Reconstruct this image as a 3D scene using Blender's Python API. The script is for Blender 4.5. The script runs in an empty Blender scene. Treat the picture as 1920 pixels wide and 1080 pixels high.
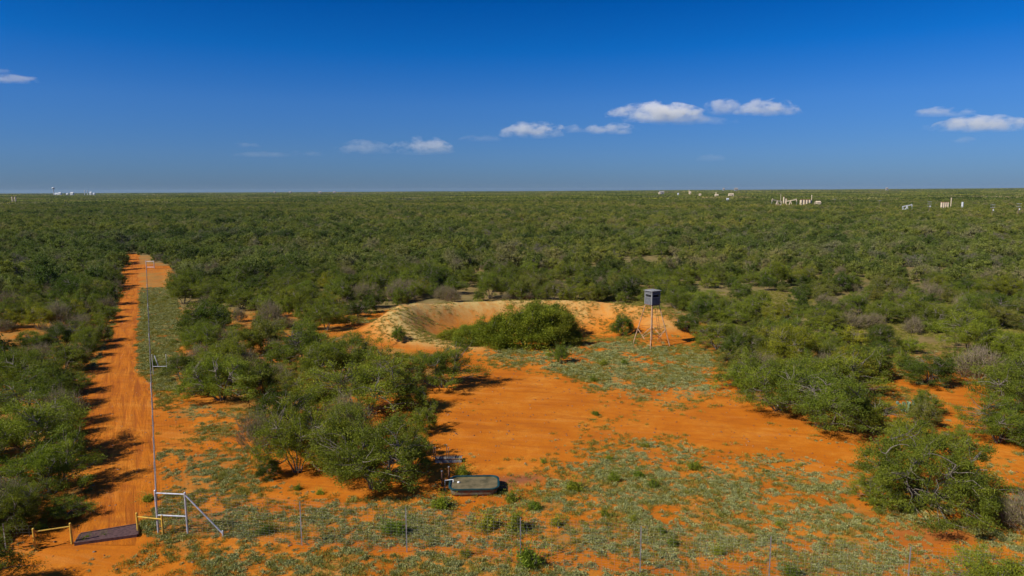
import bpy, math, random
import numpy as np
from mathutils import Matrix, Vector

R = math.radians
SC = bpy.context.scene
COL = SC.collection

# ------------------------------------------------------------------ camera
CAM_H, PITCH, ROLL, FPX = 18.0, R(8.13), R(-0.27), 1280.0     # FPX: focal length in pixels of a 1920 wide picture
cam_d = bpy.data.cameras.new('camera')
cam = bpy.data.objects.new('camera', cam_d); COL.objects.link(cam)
cam_d.sensor_width = 36; cam_d.lens = 36 * FPX / 1920
cam_d.clip_start = 0.5; cam_d.clip_end = 90000
CAM_M = Matrix.Translation((0, 0, CAM_H)) @ Matrix.Rotation(math.pi / 2 - PITCH, 4, 'X') @ Matrix.Rotation(ROLL, 4, 'Z')
cam.matrix_world = CAM_M
SC.camera = cam

# ------------------------------------------------------------------ sky and sun
SUN_EL = R(41)
SHX, SHY = math.cos(R(27)), math.sin(R(27))                   # shadows fall to the right and a little away
to_sun = Vector((-SHX * math.cos(SUN_EL), -SHY * math.cos(SUN_EL), math.sin(SUN_EL)))
world = bpy.data.worlds.new('World'); SC.world = world
world.use_nodes = True
wn, wl = world.node_tree.nodes, world.node_tree.links
wn.clear()
sky = wn.new('ShaderNodeTexSky'); sky.sky_type = 'NISHITA'; sky.sun_disc = False
sky.sun_elevation = SUN_EL; sky.sun_rotation = math.atan2(to_sun.x, to_sun.y)
sky.altitude = 300; sky.air_density = 1.0; sky.dust_density = 0.3; sky.ozone_density = 2.0
tcw = wn.new('ShaderNodeTexCoord'); sepw = wn.new('ShaderNodeSeparateXYZ')
wl.new(tcw.outputs['Generated'], sepw.inputs[0])
rampw = wn.new('ShaderNodeValToRGB')
SKY_TINT = [(0.0, (0.125, 0.216, 0.455)), (0.05, (0.128, 0.25, 0.525)), (0.12, (0.10, 0.272, 0.59)), (0.19, (0.012, 0.245, 0.62)), (0.255, (0.0, 0.195, 0.56)), (0.5, (0.06, 0.20, 0.55)), (1.0, (0.15, 0.28, 0.55))]
while len(rampw.color_ramp.elements) < len(SKY_TINT): rampw.color_ramp.elements.new(0.5)
for e, (p, c) in zip(rampw.color_ramp.elements, SKY_TINT): e.position = p; e.color = (*c, 1)
wl.new(sepw.outputs['Z'], rampw.inputs[0])
mulw = wn.new('ShaderNodeMix'); mulw.data_type = 'RGBA'; mulw.blend_type = 'MULTIPLY'; mulw.inputs[0].default_value = 1
wl.new(sky.outputs[0], mulw.inputs[6]); wl.new(rampw.outputs[0], mulw.inputs[7])
bgw = wn.new('ShaderNodeBackground'); bgw.inputs[1].default_value = 0.122
wl.new(mulw.outputs[2], bgw.inputs[0])
outw = wn.new('ShaderNodeOutputWorld'); wl.new(bgw.outputs[0], outw.inputs[0])

sun_d = bpy.data.lights.new('sun', 'SUN'); sun_d.energy = 5.0; sun_d.angle = R(0.5); sun_d.color = (1, 0.95, 0.86)
sun = bpy.data.objects.new('sun', sun_d); COL.objects.link(sun)
sun.rotation_euler = to_sun.to_track_quat('Z', 'Y').to_euler()
sun.location = (-60, -30, 80)

SC.render.engine = 'CYCLES'
SC.view_settings.view_transform = 'Standard'; SC.view_settings.look = 'None'
SC.view_settings.exposure = 0.27; SC.view_settings.gamma = 1
SC.cycles.max_bounces = 6; SC.cycles.diffuse_bounces = 3; SC.cycles.transmission_bounces = 4
SC.cycles.transparent_max_bounces = 8; SC.cycles.volume_bounces = 4

# ------------------------------------------------------------------ measuring
CR = np.array(CAM_M.to_3x3()); CO = np.array([0, 0, CAM_H])
def ray(px, py):
    v = CR @ np.array([(px - 960) / FPX, -(py - 540) / FPX, -1.0]); return v
def at(px, py, z=0.0):                                        # the point of height z seen at a pixel of the photograph
    v = ray(px, py); t = (z - CAM_H) / v[2]
    return np.array([v[0] * t, v[1] * t, z])
def at_d(px, py, y):                                          # the point at distance y along the ground seen at a pixel
    v = ray(px, py); t = y / v[1]
    return CO + v * t
def to_px(P):
    P = np.atleast_2d(P) - CO; q = P @ CR
    w = np.where(q[:, 2] < -1e-3, -q[:, 2], 1e-3)
    return np.stack([960 + FPX * q[:, 0] / w, 540 - FPX * q[:, 1] / w], 1), -q[:, 2]

def in_poly(pts, poly):
    x, y = pts[:, 0], pts[:, 1]; ins = np.zeros(len(pts), bool)
    n = len(poly)
    for i in range(n):
        x1, y1 = poly[i]; x2, y2 = poly[(i + 1) % n]
        if y1 == y2: continue
        c = ((y1 > y) != (y2 > y)) & (x < (x2 - x1) * (y - y1) / (y2 - y1) + x1)
        ins ^= c
    return ins
def gpoly(pp): return [tuple(at(x, y)[:2]) for x, y in pp]    # a polygon read off the photograph, laid on the ground

def hash2(ix, iy, s):
    h = (ix.astype(np.int64) * 374761393 + iy.astype(np.int64) * 668265263 + s * 974711) & 0x7fffffff
    h = ((h ^ (h >> 13)) * 1274126177) & 0x7fffffff
    return ((h ^ (h >> 16)) & 0xffff) / 65535.0
def vnoise(x, y, s=0):
    ix, iy = np.floor(x), np.floor(y); fx, fy = x - ix, y - iy
    fx, fy = fx * fx * (3 - 2 * fx), fy * fy * (3 - 2 * fy)
    a, b, c, d = hash2(ix, iy, s), hash2(ix + 1, iy, s), hash2(ix, iy + 1, s), hash2(ix + 1, iy + 1, s)
    return (a * (1 - fx) + b * fx) * (1 - fy) + (c * (1 - fx) + d * fx) * fy
def fbm(x, y, s=0, o=3):
    t, a, w = 0, 0.5, 0
    for k in range(o):
        t = t + a * vnoise(x * 2 ** k, y * 2 ** k, s + k * 17); w += a; a *= 0.5
    return t / w
def sstep(a, b, x): t = np.clip((x - a) / (b - a), 0, 1); return t * t * (3 - 2 * t)

# ------------------------------------------------------------------ terrain
PX, PY, PA, PB = 2.7, 86.8, 17.7, 10.4                        # the stock pond: centre and half axes of its crest
def terrain(x, y):
    x = np.asarray(x, float); y = np.asarray(y, float)
    u, v = (x - PX) / PA, (y - PY) / PB
    r = np.sqrt(u * u + v * v) + 1e-6; r = r + 0.06 * (fbm(x * .16, y * .16, 5) - .5)
    s, c = v / r, u / r
    h = 0.2 + 2.1 * sstep(-0.5, 0.55, s) + 1.25 * sstep(0.1, 0.95, -c) * (1 - sstep(-.1, .8, s)) * sstep(-.95, -.1, s) * 1.2
    ring = h * np.exp(-((r - 1) / np.where(r > 1, .19, .2)) ** 2)
    bowl = -1.1 * (1 - sstep(0.35, 0.86, r))
    ring = ring * (1 + .16 * (fbm(np.arctan2(v, u) * 9 + 20, r * 2.2, 33, 3) - .5)) + (r < 1.25) * .10 * (fbm(x * .9, y * .9, 35, 3) - .5)
    near = (1 - sstep(150, 260, np.hypot(x, y)))
    z = ring + bowl + near * 0.10 * (fbm(x * .35, y * .35, 9) - .5) + near * 0.35 * (fbm(x * .05, y * .05, 3) - .5) * sstep(1.15, 1.6, r)
    d = np.hypot(x, y)
    far = sstep(1300, 4200, d)
    z = z + far * (9 * (fbm(x / 1500, y / 1500, 21, 2) - .5) + 6 * (fbm(x / 520, y / 520, 23, 2) - .5))
    z = z + sstep(3500, 9000, d) * 16 * sstep(0.0, 0.75, x / (d + 1)) * fbm(x / 2600, y / 2600, 44, 2)
    return z
def tz(x, y): return float(terrain(np.array([x]), np.array([y]))[0])

ROAD_PX = [(476, 233, 262), (500, 231, 262), (520, 227, 259), (545, 227, 262), (560, 221, 261), (600, 212, 260), (640, 202, 256), (670, 188, 252),
           (690, 172, 252), (702, 150, 262), (712, 128, 276), (730, 132, 281), (750, 145, 285), (800, 162, 289), (850, 166, 291), (900, 160, 293),
           (945, 140, 292), (965, 128, 285), (985, 120, 265), (1005, 130, 262), (1020, 118, 268)]
BARE = gpoly([(884, 664), (905, 675), (1000, 692), (1060, 704), (1095, 722), (1130, 746), (1230, 757), (1330, 772), (1335, 700), (1352, 700), (1405, 772), (1480, 806), (1560, 820),
        (1650, 838), (1700, 850), (1930, 838), (1930, 900), (1640, 876), (1590, 888), (1500, 868), (1400, 862), (1300, 846), (1240, 830), (1180, 823), (1120, 850), (1060, 868),
        (1010, 880), (985, 910), (945, 940), (850, 930), (700, 935), (560, 915), (500, 905), (480, 860), (440, 820), (560, 800), (760, 760), (830, 720)])
SILV = gpoly([(850, 652), (900, 658), (1090, 652), (1180, 644), (1262, 652), (1345, 668), (1336, 700), (1345, 745), (1290, 757), (1180, 752), (1110, 718), (1060, 702), (1000, 690), (900, 668)])
STRIP = gpoly([(262, 512), (290, 508), (322, 520), (330, 560), (350, 620), (335, 660), (330, 700), (345, 750), (420, 770), (470, 790), (450, 830), (300, 780), (284, 700), (256, 690), (258, 600), (262, 560)])
FRONT = gpoly([(262, 960), (420, 958), (450, 935), (560, 935), (700, 950), (800, 935), (950, 935), (1010, 890), (1060, 872), (1120, 860), (1180, 832), (1300, 852), (1450, 872), (1590, 900),
        (1600, 965), (1700, 1000), (1930, 1010), (1930, 1160), (420, 1160), (340, 1050), (262, 1012)])
STRIP2 = gpoly([(180, 690), (205, 640), (222, 560), (190, 560), (160, 640), (150, 690)])
YARD = gpoly([(-600, 1034), (0, 1034), (60, 1020), (140, 1022), (262, 1004), (300, 1012), (345, 1045), (385, 1080), (420, 1180), (-600, 1180)])
SPRINK = gpoly([(1040, 800), (1180, 795), (1185, 835), (1060, 842)])
NEARL = gpoly([(300, 775), (480, 785), (495, 870), (530, 945), (420, 962), (300, 962)])
TRACK = gpoly([(560, 1026), (700, 1034), (900, 1046), (1100, 1062), (1300, 1090), (1300, 1075), (1100, 1046), (900, 1030), (700, 1020), (560, 1014)])
OPEN = gpoly([(225, 478), (272, 478), (300, 497), (332, 502), (330, 560), (355, 620), (335, 660), (322, 700), (340, 748), (400, 768), (500, 768), (480, 820), (500, 895), (560, 915), (700, 935), (800, 925), (800, 850),
        (800, 800), (860, 760), (890, 730), (905, 690), (870, 655), (735, 640), (660, 612), (700, 585), (800, 570), (930, 566), (1100, 566), (1250, 578), (1315, 600), (1310, 640), (1365, 700), (1400, 765), (1480, 805),
        (1590, 830), (1660, 850), (1590, 900), (1600, 960), (1660, 985), (1930, 1000), (1930, 1200), (-500, 1200), (-500, 1040), (0, 1028), (60, 1005), (130, 978), (150, 965), (155, 930), (158, 880), (152, 800), (132, 735), (118, 712),
        (160, 692), (188, 660), (206, 600), (218, 550), (226, 520)])
OPEN2 = gpoly([(1560, 862), (1930, 862), (1930, 1020), (1560, 1010)])
SPARSE = gpoly([(1640, 690), (1760, 660), (1930, 690), (1930, 1000), (1660, 985), (1590, 900), (1660, 850)])
rl = [at(a, y)[:2] for y, a, b in ROAD_PX]; rr = [at(b, y)[:2] for y, a, b in ROAD_PX]
ROAD = [tuple(p) for p in rl] + [tuple(p) for p in rr[::-1]]

def soft(p, poly):
    t = 0
    for k in range(8):
        a = k * 2.4; r = 2.1 * ((k + .5) / 8) ** .5; t = t + in_poly(p + np.array([math.cos(a) * r, math.sin(a) * r * 1.6]), poly)
    return t / 8
def blend(c, v, p, poly): f = soft(p, poly); return c * (1 - f) + v * f
def cover(x, y):
    """how much low plant cover stands on the soil, 0..1, and how pale (silver) it is"""
    p = np.stack([x + 1.4 * (fbm(x * .5, y * .5, 61) - .5), y + 2.2 * (fbm(x * .5, y * .5, 62) - .5)], 1)
    n = fbm(x * .45, y * .45, 71, 4); n2 = fbm(x * .12, y * .12, 72, 2)
    c = 0.58 + 0.4 * sstep(.35, .6, n)                          # under the brush
    c = np.where(in_poly(p, SPARSE), 0.6 * sstep(.46, .62, n), c)
    op = in_poly(p, OPEN); c = np.where(op, 0.75 * sstep(.42, .62, n), c)
    c = blend(c, 0.12 + .75 * sstep(.36, .60, n), p, NEARL)
    c = blend(c, 0.36 + .56 * sstep(.30, .56, n), p, FRONT)
    c = np.where(in_poly(p, STRIP) & ~in_poly(p, NEARL), 0.3 + .5 * sstep(58, 72, p[:, 1]) + .75 * sstep(.36, .56, n), c)
    c = np.where(in_poly(p, STRIP2), 0.8, c)
    c = blend(c, 0.05 * sstep(.6, .8, n), p, BARE)
    c = blend(c, .42, p, SPRINK)
    c = blend(c, 0.35 + .8 * sstep(.32, .56, n), p, SILV)
    c = np.where(in_poly(p, TRACK), c * .35, c)
    c = np.where(in_poly(p, ROAD), 0, c); c = np.where(in_poly(p, YARD), .35 * sstep(.5, .66, n), c)
    u, v = (x - PX) / PA, (y - PY) / PB; r = np.sqrt(u * u + v * v)
    ring = r < 1.3
    cr = 0.30 * sstep(.5, .7, n)
    c = np.where(ring & ~in_poly(p, SILV), cr, c)
    d = np.hypot(x, y); c = np.maximum(c, sstep(120, 220, d) * .9)
    return np.clip(c, 0, 1)

# ------------------------------------------------------------------ materials
def mat(name):
    m = bpy.data.materials.new(name); m.use_nodes = True
    nt = m.node_tree; nt.nodes.clear()
    o = nt.nodes.new('ShaderNodeOutputMaterial'); b = nt.nodes.new('ShaderNodeBsdfPrincipled')
    nt.links.new(b.outputs[0], o.inputs[0]); b.inputs['Roughness'].default_value = .9
    b.inputs['Specular IOR Level'].default_value = .15
    return m, nt, b, o
def ramp(nt, fac, stops):
    r = nt.nodes.new('ShaderNodeValToRGB')
    while len(r.color_ramp.elements) < len(stops): r.color_ramp.elements.new(.5)
    for e, (p, c) in zip(r.color_ramp.elements, stops): e.position = p; e.color = (*c, 1)
    if fac is not None: nt.links.new(fac, r.inputs[0])
    return r.outputs[0]
def noise(nt, scale, detail=4, rough=.55, vec=None, dist=0):
    n = nt.nodes.new('ShaderNodeTexNoise'); n.inputs['Scale'].default_value = scale
    n.inputs['Detail'].default_value = detail; n.inputs['Roughness'].default_value = rough; n.inputs['Distortion'].default_value = dist
    if vec is not None: nt.links.new(vec, n.inputs['Vector'])
    return n.outputs[0]
def mix(nt, f, a, b, mode='MIX'):
    m = nt.nodes.new('ShaderNodeMix'); m.data_type = 'RGBA'; m.blend_type = mode
    for s, v in ((0, f), (6, a), (7, b)):
        if isinstance(v, (int, float)): m.inputs[s].default_value = v
        elif isinstance(v, tuple): m.inputs[s].default_value = (*v, 1)
        else: nt.links.new(v, m.inputs[s])
    return m.outputs[2]
def mth(nt, op, a, b=0.0, clamp=False):
    m = nt.nodes.new('ShaderNodeMath'); m.operation = op; m.use_clamp = clamp
    for s, v in ((0, a), (1, b)):
        if isinstance(v, (int, float)): m.inputs[s].default_value = v
        else: nt.links.new(v, m.inputs[s])
    return m.outputs[0]
def attr(nt, name, out='Fac'):
    a = nt.nodes.new('ShaderNodeAttribute'); a.attribute_name = name; return a.outputs[out]
def objco(nt, sc=(1, 1, 1), rot=0):
    t = nt.nodes.new('ShaderNodeTexCoord'); m = nt.nodes.new('ShaderNodeMapping')
    m.inputs['Scale'].default_value = sc; m.inputs['Rotation'].default_value = (0, 0, rot)
    m.inputs['Rotation'].default_value = (0, 0, 0)
    if rot:
        q = nt.nodes.new('ShaderNodeMapping'); q.inputs['Rotation'].default_value = (0, 0, rot); nt.links.new(t.outputs['Object'], q.inputs[0]); nt.links.new(q.outputs[0], m.inputs[0])
    else: nt.links.new(t.outputs['Object'], m.inputs[0])
    return m.outputs[0]
def bump(nt, b, h, strength=.5, dist=.1):
    n = nt.nodes.new('ShaderNodeBump'); n.inputs['Strength'].default_value = strength; n.inputs['Distance'].default_value = dist
    nt.links.new(h, n.inputs['Height']); nt.links.new(n.outputs[0], b.inputs['Normal'])

ROAD_ANG = math.atan2(-(-84.6 + 18.9), (157 - 34.2))          # the road runs this far round from the y axis
def soil_colour(nt, co):
    n1 = noise(nt, .22, 5, .6, co); n2 = noise(nt, 1.6, 6, .65, co); n3 = noise(nt, 14, 3, .7, co)
    base = ramp(nt, n1, [(.3, (.33, .085, .004)), (.48, (.48, .143, .004)), (.66, (.57, .212, .020))])
    base = mix(nt, ramp(nt, n2, [(.35, (0, 0, 0)), (.62, (.75, .75, .75))]), base, (.44, .118, .003))
    st = noise(nt, 1.0, 5, .6, objco(nt, (.16, 1.1, 1), .22), .6)
    base = mix(nt, ramp(nt, st, [(.34, (.5, .5, .5)), (.48, (0, 0, 0))]), base, (.29, .075, .006)); base = mix(nt, ramp(nt, st, [(.56, (0, 0, 0)), (.72, (.45, .45, .45))]), base, (.56, .225, .045))
    base = mix(nt, ramp(nt, n3, [(.38, (.35, .35, .35)), (.5, (0, 0, 0))]), base, (.24, .060, .006))
    return base, n2, n3
def make_ground_mat():
    m, nt, b, o = mat('red_sand_soil'); co = objco(nt)
    base, n2, n3 = soil_colour(nt, co)
    fine = noise(nt, 3.2, 5, .7, co)
    veg = mth(nt, 'ADD', attr(nt, 'veg'), mth(nt, 'MULTIPLY', mth(nt, 'SUBTRACT', fine, .5), 1.1))
    vf = ramp(nt, veg, [(.42, (0, 0, 0)), (.85, (.20, .20, .20)), (1.1, (.55, .55, .55))])
    vc = ramp(nt, noise(nt, .9, 5, .6, co), [(.3, (.12, .13, .03)), (.5, (.20, .18, .05)), (.7, (.28, .21, .075))])
    c = mix(nt, vf, base, vc)
    pale = mth(nt, 'MULTIPLY', attr(nt, 'pale'), ramp(nt, noise(nt, 1.1, 5, .7, objco(nt, (1.4, .5, 1), -.4)), [(.3, (.25, .25, .25)), (.55, (1, 1, 1))]))
    c = mix(nt, pale, c, ramp(nt, n2, [(.3, (.37, .245, .075)), (.55, (.47, .33, .115)), (.75, (.36, .30, .10))]))
    c = mix(nt, attr(nt, 'browner'), c, (.20, .075, .04))
    c = mix(nt, attr(nt, 'far'), c, mix(nt, .5, ramp(nt, noise(nt, .012, 5, .6, co), [(.35, (.07, .085, .028)), (.6, (.17, .15, .065))]), ramp(nt, noise(nt, .5, 6, .7, co), [(.35, (.06, .075, .02)), (.5, (.17, .16, .06)), (.65, (.34, .24, .11))])))
    nt.links.new(c, b.inputs['Base Color'])
    bump(nt, b, mth(nt, 'ADD', n3, mth(nt, 'MULTIPLY', n2, 2.0)), .35, .05)
    return m
def make_road_mat():
    m, nt, b, o = mat('rutted_red_dirt'); co = objco(nt)
    base, n2, n3 = soil_colour(nt, co)
    tr = noise(nt, 1.0, 6, .7, objco(nt, (2.1, .13, 1), -ROAD_ANG), .5)
    base = mix(nt, ramp(nt, tr, [(.36, (.85, .85, .85)), (.52, (0, 0, 0))]), base, (.27, .068, .006))
    base = mix(nt, ramp(nt, tr, [(.55, (0, 0, 0)), (.72, (.35, .35, .35))]), base, (.54, .20, .035))
    nt.links.new(base, b.inputs['Base Color'])
    bump(nt, b, mth(nt, 'ADD', n3, mth(nt, 'MULTIPLY', tr, 3.0)), .5, .08)
    return m
def leaf_mat(name, stops, individual, gloss=.25, trans=.3):
    m, nt, b, o = mat(name)
    t = attr(nt, 'tint')
    oi = nt.nodes.new('ShaderNodeObjectInfo')
    c = ramp(nt, t, stops)
    if individual: c = mix(nt, 1.0, c, oi.outputs['Color'], 'MULTIPLY')
    else: c = mix(nt, 1.0, c, ramp(nt, oi.outputs['Random'], [(0, (.55, .65, .55)), (.25, (.95, 1.05, .85)), (.5, (1.3, 1.27, 1.1)), (.72, (1.6, 1.48, 1.1)), (.86, (1.6, 1.35, 2.0)), (1, (1.8, 1.42, 3.0))] if 'brush' in name else [(0, (.7, .75, .7)), (.5, (1, 1, 1)), (1, (1.25, 1.2, 1.1))]), 'MULTIPLY')
    if not individual and name == 'brush_leaf':
        gq = nt.nodes.new('ShaderNodeNewGeometry'); mp = nt.nodes.new('ShaderNodeMapping'); mp.inputs['Scale'].default_value = (.5, 1, 1); nt.links.new(gq.outputs['Position'], mp.inputs[0])
        c = mix(nt, 1.0, c, ramp(nt, noise(nt, .009, 6, .68, mp.outputs[0]), [(.30, (.50, .60, .7)), (.44, (.85, .92, 1.1)), (.54, (1.05, 1.02, 1.1)), (.68, (1.35, 1.15, 1.6))]), 'MULTIPLY')
        c = mix(nt, 1.0, c, ramp(nt, noise(nt, .0022, 4, .6, mp.outputs[0]), [(.38, (.74, .80, .85)), (.5, (1, 1, 1)), (.62, (1.22, 1.14, 1.1))]), 'MULTIPLY')
    nt.links.new(c, b.inputs['Base Color']); b.inputs['Roughness'].default_value = .6
    tr = nt.nodes.new('ShaderNodeBsdfTranslucent'); ms = nt.nodes.new('ShaderNodeMixShader'); ms.inputs[0].default_value = trans
    nt.links.new(mix(nt, 1.0, c, (1.25, 1.35, .6), 'MULTIPLY'), tr.inputs[0])
    nt.links.new(b.outputs[0], ms.inputs[1]); nt.links.new(tr.outputs[0], ms.inputs[2]); nt.links.new(ms.outputs[0], o.inputs[0])
    return m
def plain(name, col, rough=.7, metal=0.0, var=.25, scale=6, spec=.3, dirt=None):
    m, nt, b, o = mat(name); co = objco(nt)
    n = noise(nt, scale, 5, .65, co)
    d = dirt or tuple(x * (1 - 1.6 * var) for x in col)
    nt.links.new(ramp(nt, n, [(.38, d), (.55, col), (.75, tuple(min(1, x * (1 + .5 * var)) for x in col))]), b.inputs['Base Color'])
    b.inputs['Roughness'].default_value = rough; b.inputs['Metallic'].default_value = metal; b.inputs['Specular IOR Level'].default_value = spec
    return m
GREEN = [(0, (.055, .070, .009)), (.35, (.128, .158, .014)), (.7, (.215, .240, .020)), (1, (.33, .32, .045))]
M = {}
M['ground'] = make_ground_mat(); M['road'] = make_road_mat()
M['leaf'] = leaf_mat('mesquite_leaf', GREEN, True)
M['leaf_far'] = leaf_mat('brush_leaf', [(0, (.058, .070, .016)), (.35, (.122, .142, .025)), (.7, (.195, .212, .038)), (1, (.30, .285, .075))], False)
M['bark'] = plain('grey_bark', (.20, .165, .13), var=.4, scale=9)
M['twig'] = plain('bare_grey_twigs', (.27, .21, .13), var=.35, scale=5)
M['twigfar'] = plain('brush_twigs', (.20, .17, .125), var=.35, scale=5)
M['silver'] = leaf_mat('silver_forb_leaf', [(0, (.16, .175, .05)), (.4, (.29, .295, .108)), (1, (.41, .40, .19))], False, trans=.15)
M['grass'] = leaf_mat('grass_blade', [(0, (.10, .12, .015)), (.5, (.21, .20, .025)), (1, (.40, .32, .09))], False, trans=.2)
M['galv'] = plain('galvanised_steel', (.52, .54, .58), .5, .3, .2, 4, .5)
M['wire'] = plain('fence_wire', (.34, .33, .33), .6, .4, .2, 3)
M['yellow'] = plain('yellow_paint', (.62, .40, .05), .6, 0, .25, 7, dirt=(.40, .24, .05))
M['rustbar'] = plain('brown_rusted_bars', (.10, .052, .048), .8, 0, .3, 6)
M['rust'] = plain('rusted_tube', (.20, .10, .06), .85, 0, .35, 3, dirt=(.10, .05, .03))
M['tanrust'] = plain('tan_weathered_tube', (.50, .32, .19), .85, 0, .35, 2, dirt=(.30, .15, .07))
M['blind'] = plain('weathered_grey_panel', (.125, .13, .135), .75, 0, .18, 3)
M['blindtrim'] = plain('pale_grey_trim', (.24, .24, .235), .8, 0, .15, 4)
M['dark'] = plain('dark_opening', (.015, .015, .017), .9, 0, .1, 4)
M['tankgreen'] = plain('green_moulded_plastic', (.010, .050, .047), .45, 0, .25, 3, .5)
M['tankside'] = plain('mud_splashed_plastic', (.15, .15, .10), .8, 0, .4, 4, dirt=(.17, .075, .025))
M['white'] = plain('white_plastic', (.8, .8, .78), .5, 0, .05, 4)
M['cream'] = plain('cream_tank_paint', (.62, .50, .34), .6, 0, .12, .5)
M['whitepaint'] = plain('white_steel_paint', (.55, .56, .56), .6, 0, .08, .5)
M['brick'] = plain('rust_trim', (.35, .15, .10), .8, 0, .2, 1)
M['wood'] = plain('weathered_pole', (.20, .15, .11), .9, 0, .25, 2)
M['concrete'] = plain('pale_concrete', (.27, .27, .27), .9, 0, .3, 3, dirt=(.22, .18, .15))
M['cactus'] = plain('cactus_pad', (.16, .24, .17), .7, 0, .3, 3)
M['stone'] = plain('pale_stone', (.42, .24, .12), .9, 0, .25, 3)

# ------------------------------------------------------------------ mesh helpers
def mesh_np(name, V, F, mats, fmat=None, tint=None, smooth=False):
    me = bpy.data.meshes.new(name); V = np.asarray(V, np.float32)
    F = [np.asarray(f, np.int32) for f in (F if isinstance(F, list) else [F]) if len(f)]
    nl = sum(f.size for f in F); nf = sum(len(f) for f in F)
    me.vertices.add(len(V)); me.vertices.foreach_set('co', V.ravel())
    me.loops.add(nl); me.polygons.add(nf)
    me.loops.foreach_set('vertex_index', np.concatenate([f.ravel() for f in F]))
    tot = np.concatenate([np.full(len(f), f.shape[1], np.int32) for f in F])
    me.polygons.foreach_set('loop_start', np.concatenate([[0], np.cumsum(tot)[:-1]]).astype(np.int32))
    if fmat is not None: me.polygons.foreach_set('material_index', np.asarray(fmat, np.int32))
    if smooth: me.polygons.foreach_set('use_smooth', np.ones(nf, bool))
    for m_ in (mats if isinstance(mats, (list, tuple)) else [mats]): me.materials.append(m_)
    if tint is not None:
        a = me.attributes.new('tint', 'FLOAT', 'FACE'); a.data.foreach_set('value', np.asarray(tint, np.float32))
    me.update(calc_edges=True); me.validate()
    return me
class MB:                                                     # collects pieces of ONE part
    def __init__(s): s.v = []; s.f = []; s.n = 0
    def add(s, V, F):
        V = [tuple(map(float, p)) for p in V]
        s.v += V; s.f += [tuple(i + s.n for i in f) for f in F]; s.n += len(V)
    def box(s, c, d, rz=0, rx=0, ry=0, taper=1.0):
        m = Matrix.Rotation(rz, 3, 'Z') @ Matrix.Rotation(ry, 3, 'Y') @ Matrix.Rotation(rx, 3, 'X')
        P = []
        for z in (-.5, .5):
            t = 1 if z < 0 else taper
            for x, y in ((-.5, -.5), (.5, -.5), (.5, .5), (-.5, .5)):
                P.append(Vector(c) + m @ Vector((x * d[0] * t, y * d[1] * t, z * d[2])))
        s.add(P, [(3, 2, 1, 0), (4, 5, 6, 7), (0, 1, 5, 4), (1, 2, 6, 5), (2, 3, 7, 6), (3, 0, 4, 7)])
    def bar(s, a, b, r, r2=None, n=8):
        a, b = Vector(a), Vector(b); r2 = r if r2 is None else r2
        q = (b - a).to_track_quat('Z', 'Y'); P = []
        for p, rr_ in ((a, r), (b, r2)):
            for k in range(n):
                t = 2 * math.pi * k / n; P.append(p + q @ Vector((rr_ * math.cos(t), rr_ * math.sin(t), 0)))
        F = [(k, (k + 1) % n, n + (k + 1) % n, n + k) for k in range(n)] + [tuple(range(n))[::-1], tuple(range(n, 2 * n))]
        s.add(P, F)
    def beam(s, a, b, w, h):
        a, b = Vector(a), Vector(b); d = b - a; q = d.to_track_quat('X', 'Z'); c = (a + b) / 2; L = d.length; P = []
        for z in (-.5, .5):
            for x, y in ((-.5, -.5), (.5, -.5), (.5, .5), (-.5, .5)): P.append(c + q @ Vector((x * L, y * w, z * h)))
        s.add(P, [(3, 2, 1, 0), (4, 5, 6, 7), (0, 1, 5, 4), (1, 2, 6, 5), (2, 3, 7, 6), (3, 0, 4, 7)])
    def lathe(s, c, prof, n=24):
        c = Vector(c); P = []; F = []
        for r_, z in prof:
            for k in range(n):
                t = 2 * math.pi * k / n; P.append(c + Vector((r_ * math.cos(t), r_ * math.sin(t), z)))
        m = len(prof)
        for j in range(m - 1):
            for k in range(n): F.append((j * n + k, j * n + (k + 1) % n, (j + 1) * n + (k + 1) % n, (j + 1) * n + k))
        F.append(tuple(range(n))[::-1]); F.append(tuple(range((m - 1) * n, m * n)))
        s.add(P, F)
    def build(s, name, m, parent=None, smooth=False):
        me = bpy.data.meshes.new(name); me.from_pydata(s.v, [], s.f); me.materials.append(m)
        if smooth: me.polygons.foreach_set('use_smooth', np.ones(len(me.polygons), bool))
        me.update()
        o = bpy.data.objects.new(name, me); COL.objects.link(o); o.parent = parent
        return o
def link(name, me, parent=None, loc=None):
    o = bpy.data.objects.new(name, me); COL.objects.link(o)
    if parent: o.parent = parent
    if loc is not None: o.location = loc
    return o
def tag(o, label=None, cat=None, group=None, kind=None):
    if label: o['label'] = label
    if cat: o['category'] = cat
    if group: o['group'] = group
    if kind: o['kind'] = kind
    return o
def thing(name, label, cat, loc=(0, 0, 0), rz=0, group=None):
    o = bpy.data.objects.new(name, None); COL.objects.link(o); o.empty_display_size = .3
    o.location = loc; o.rotation_euler = (0, 0, rz); return tag(o, label, cat, group)

# ------------------------------------------------------------------ ground, road
def axis(lo, hi, step, far, g=1.09):
    a = list(np.arange(lo, hi + 1e-6, step)); s = step
    x = a[-1]
    while x < far: s *= g; x += s; a.append(x)
    x = a[0]; s = step; pre = []
    while x > -far: s *= g; x -= s; pre.append(x)
    return np.array(pre[::-1] + a)
gx = axis(-62, 62, .33, 20000); gy = axis(26, 106, .33, 20000)
X, Y = np.meshgrid(gx, gy); x, y = X.ravel(), Y.ravel()
z = terrain(x, y)
nx, ny = len(gx), len(gy)
ii = (np.arange(ny - 1)[:, None] * nx + np.arange(nx - 1)[None, :]).ravel()
gm = mesh_np('ground', np.stack([x, y, z], 1), np.stack([ii, ii + 1, ii + nx + 1, ii + nx], 1), M['ground'], smooth=True)
ground = tag(link('ground', gm), kind='structure')
u, v = (x - PX) / PA, (y - PY) / PB; rp = np.sqrt(u * u + v * v)
ang = np.arctan2(v, u)
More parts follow.
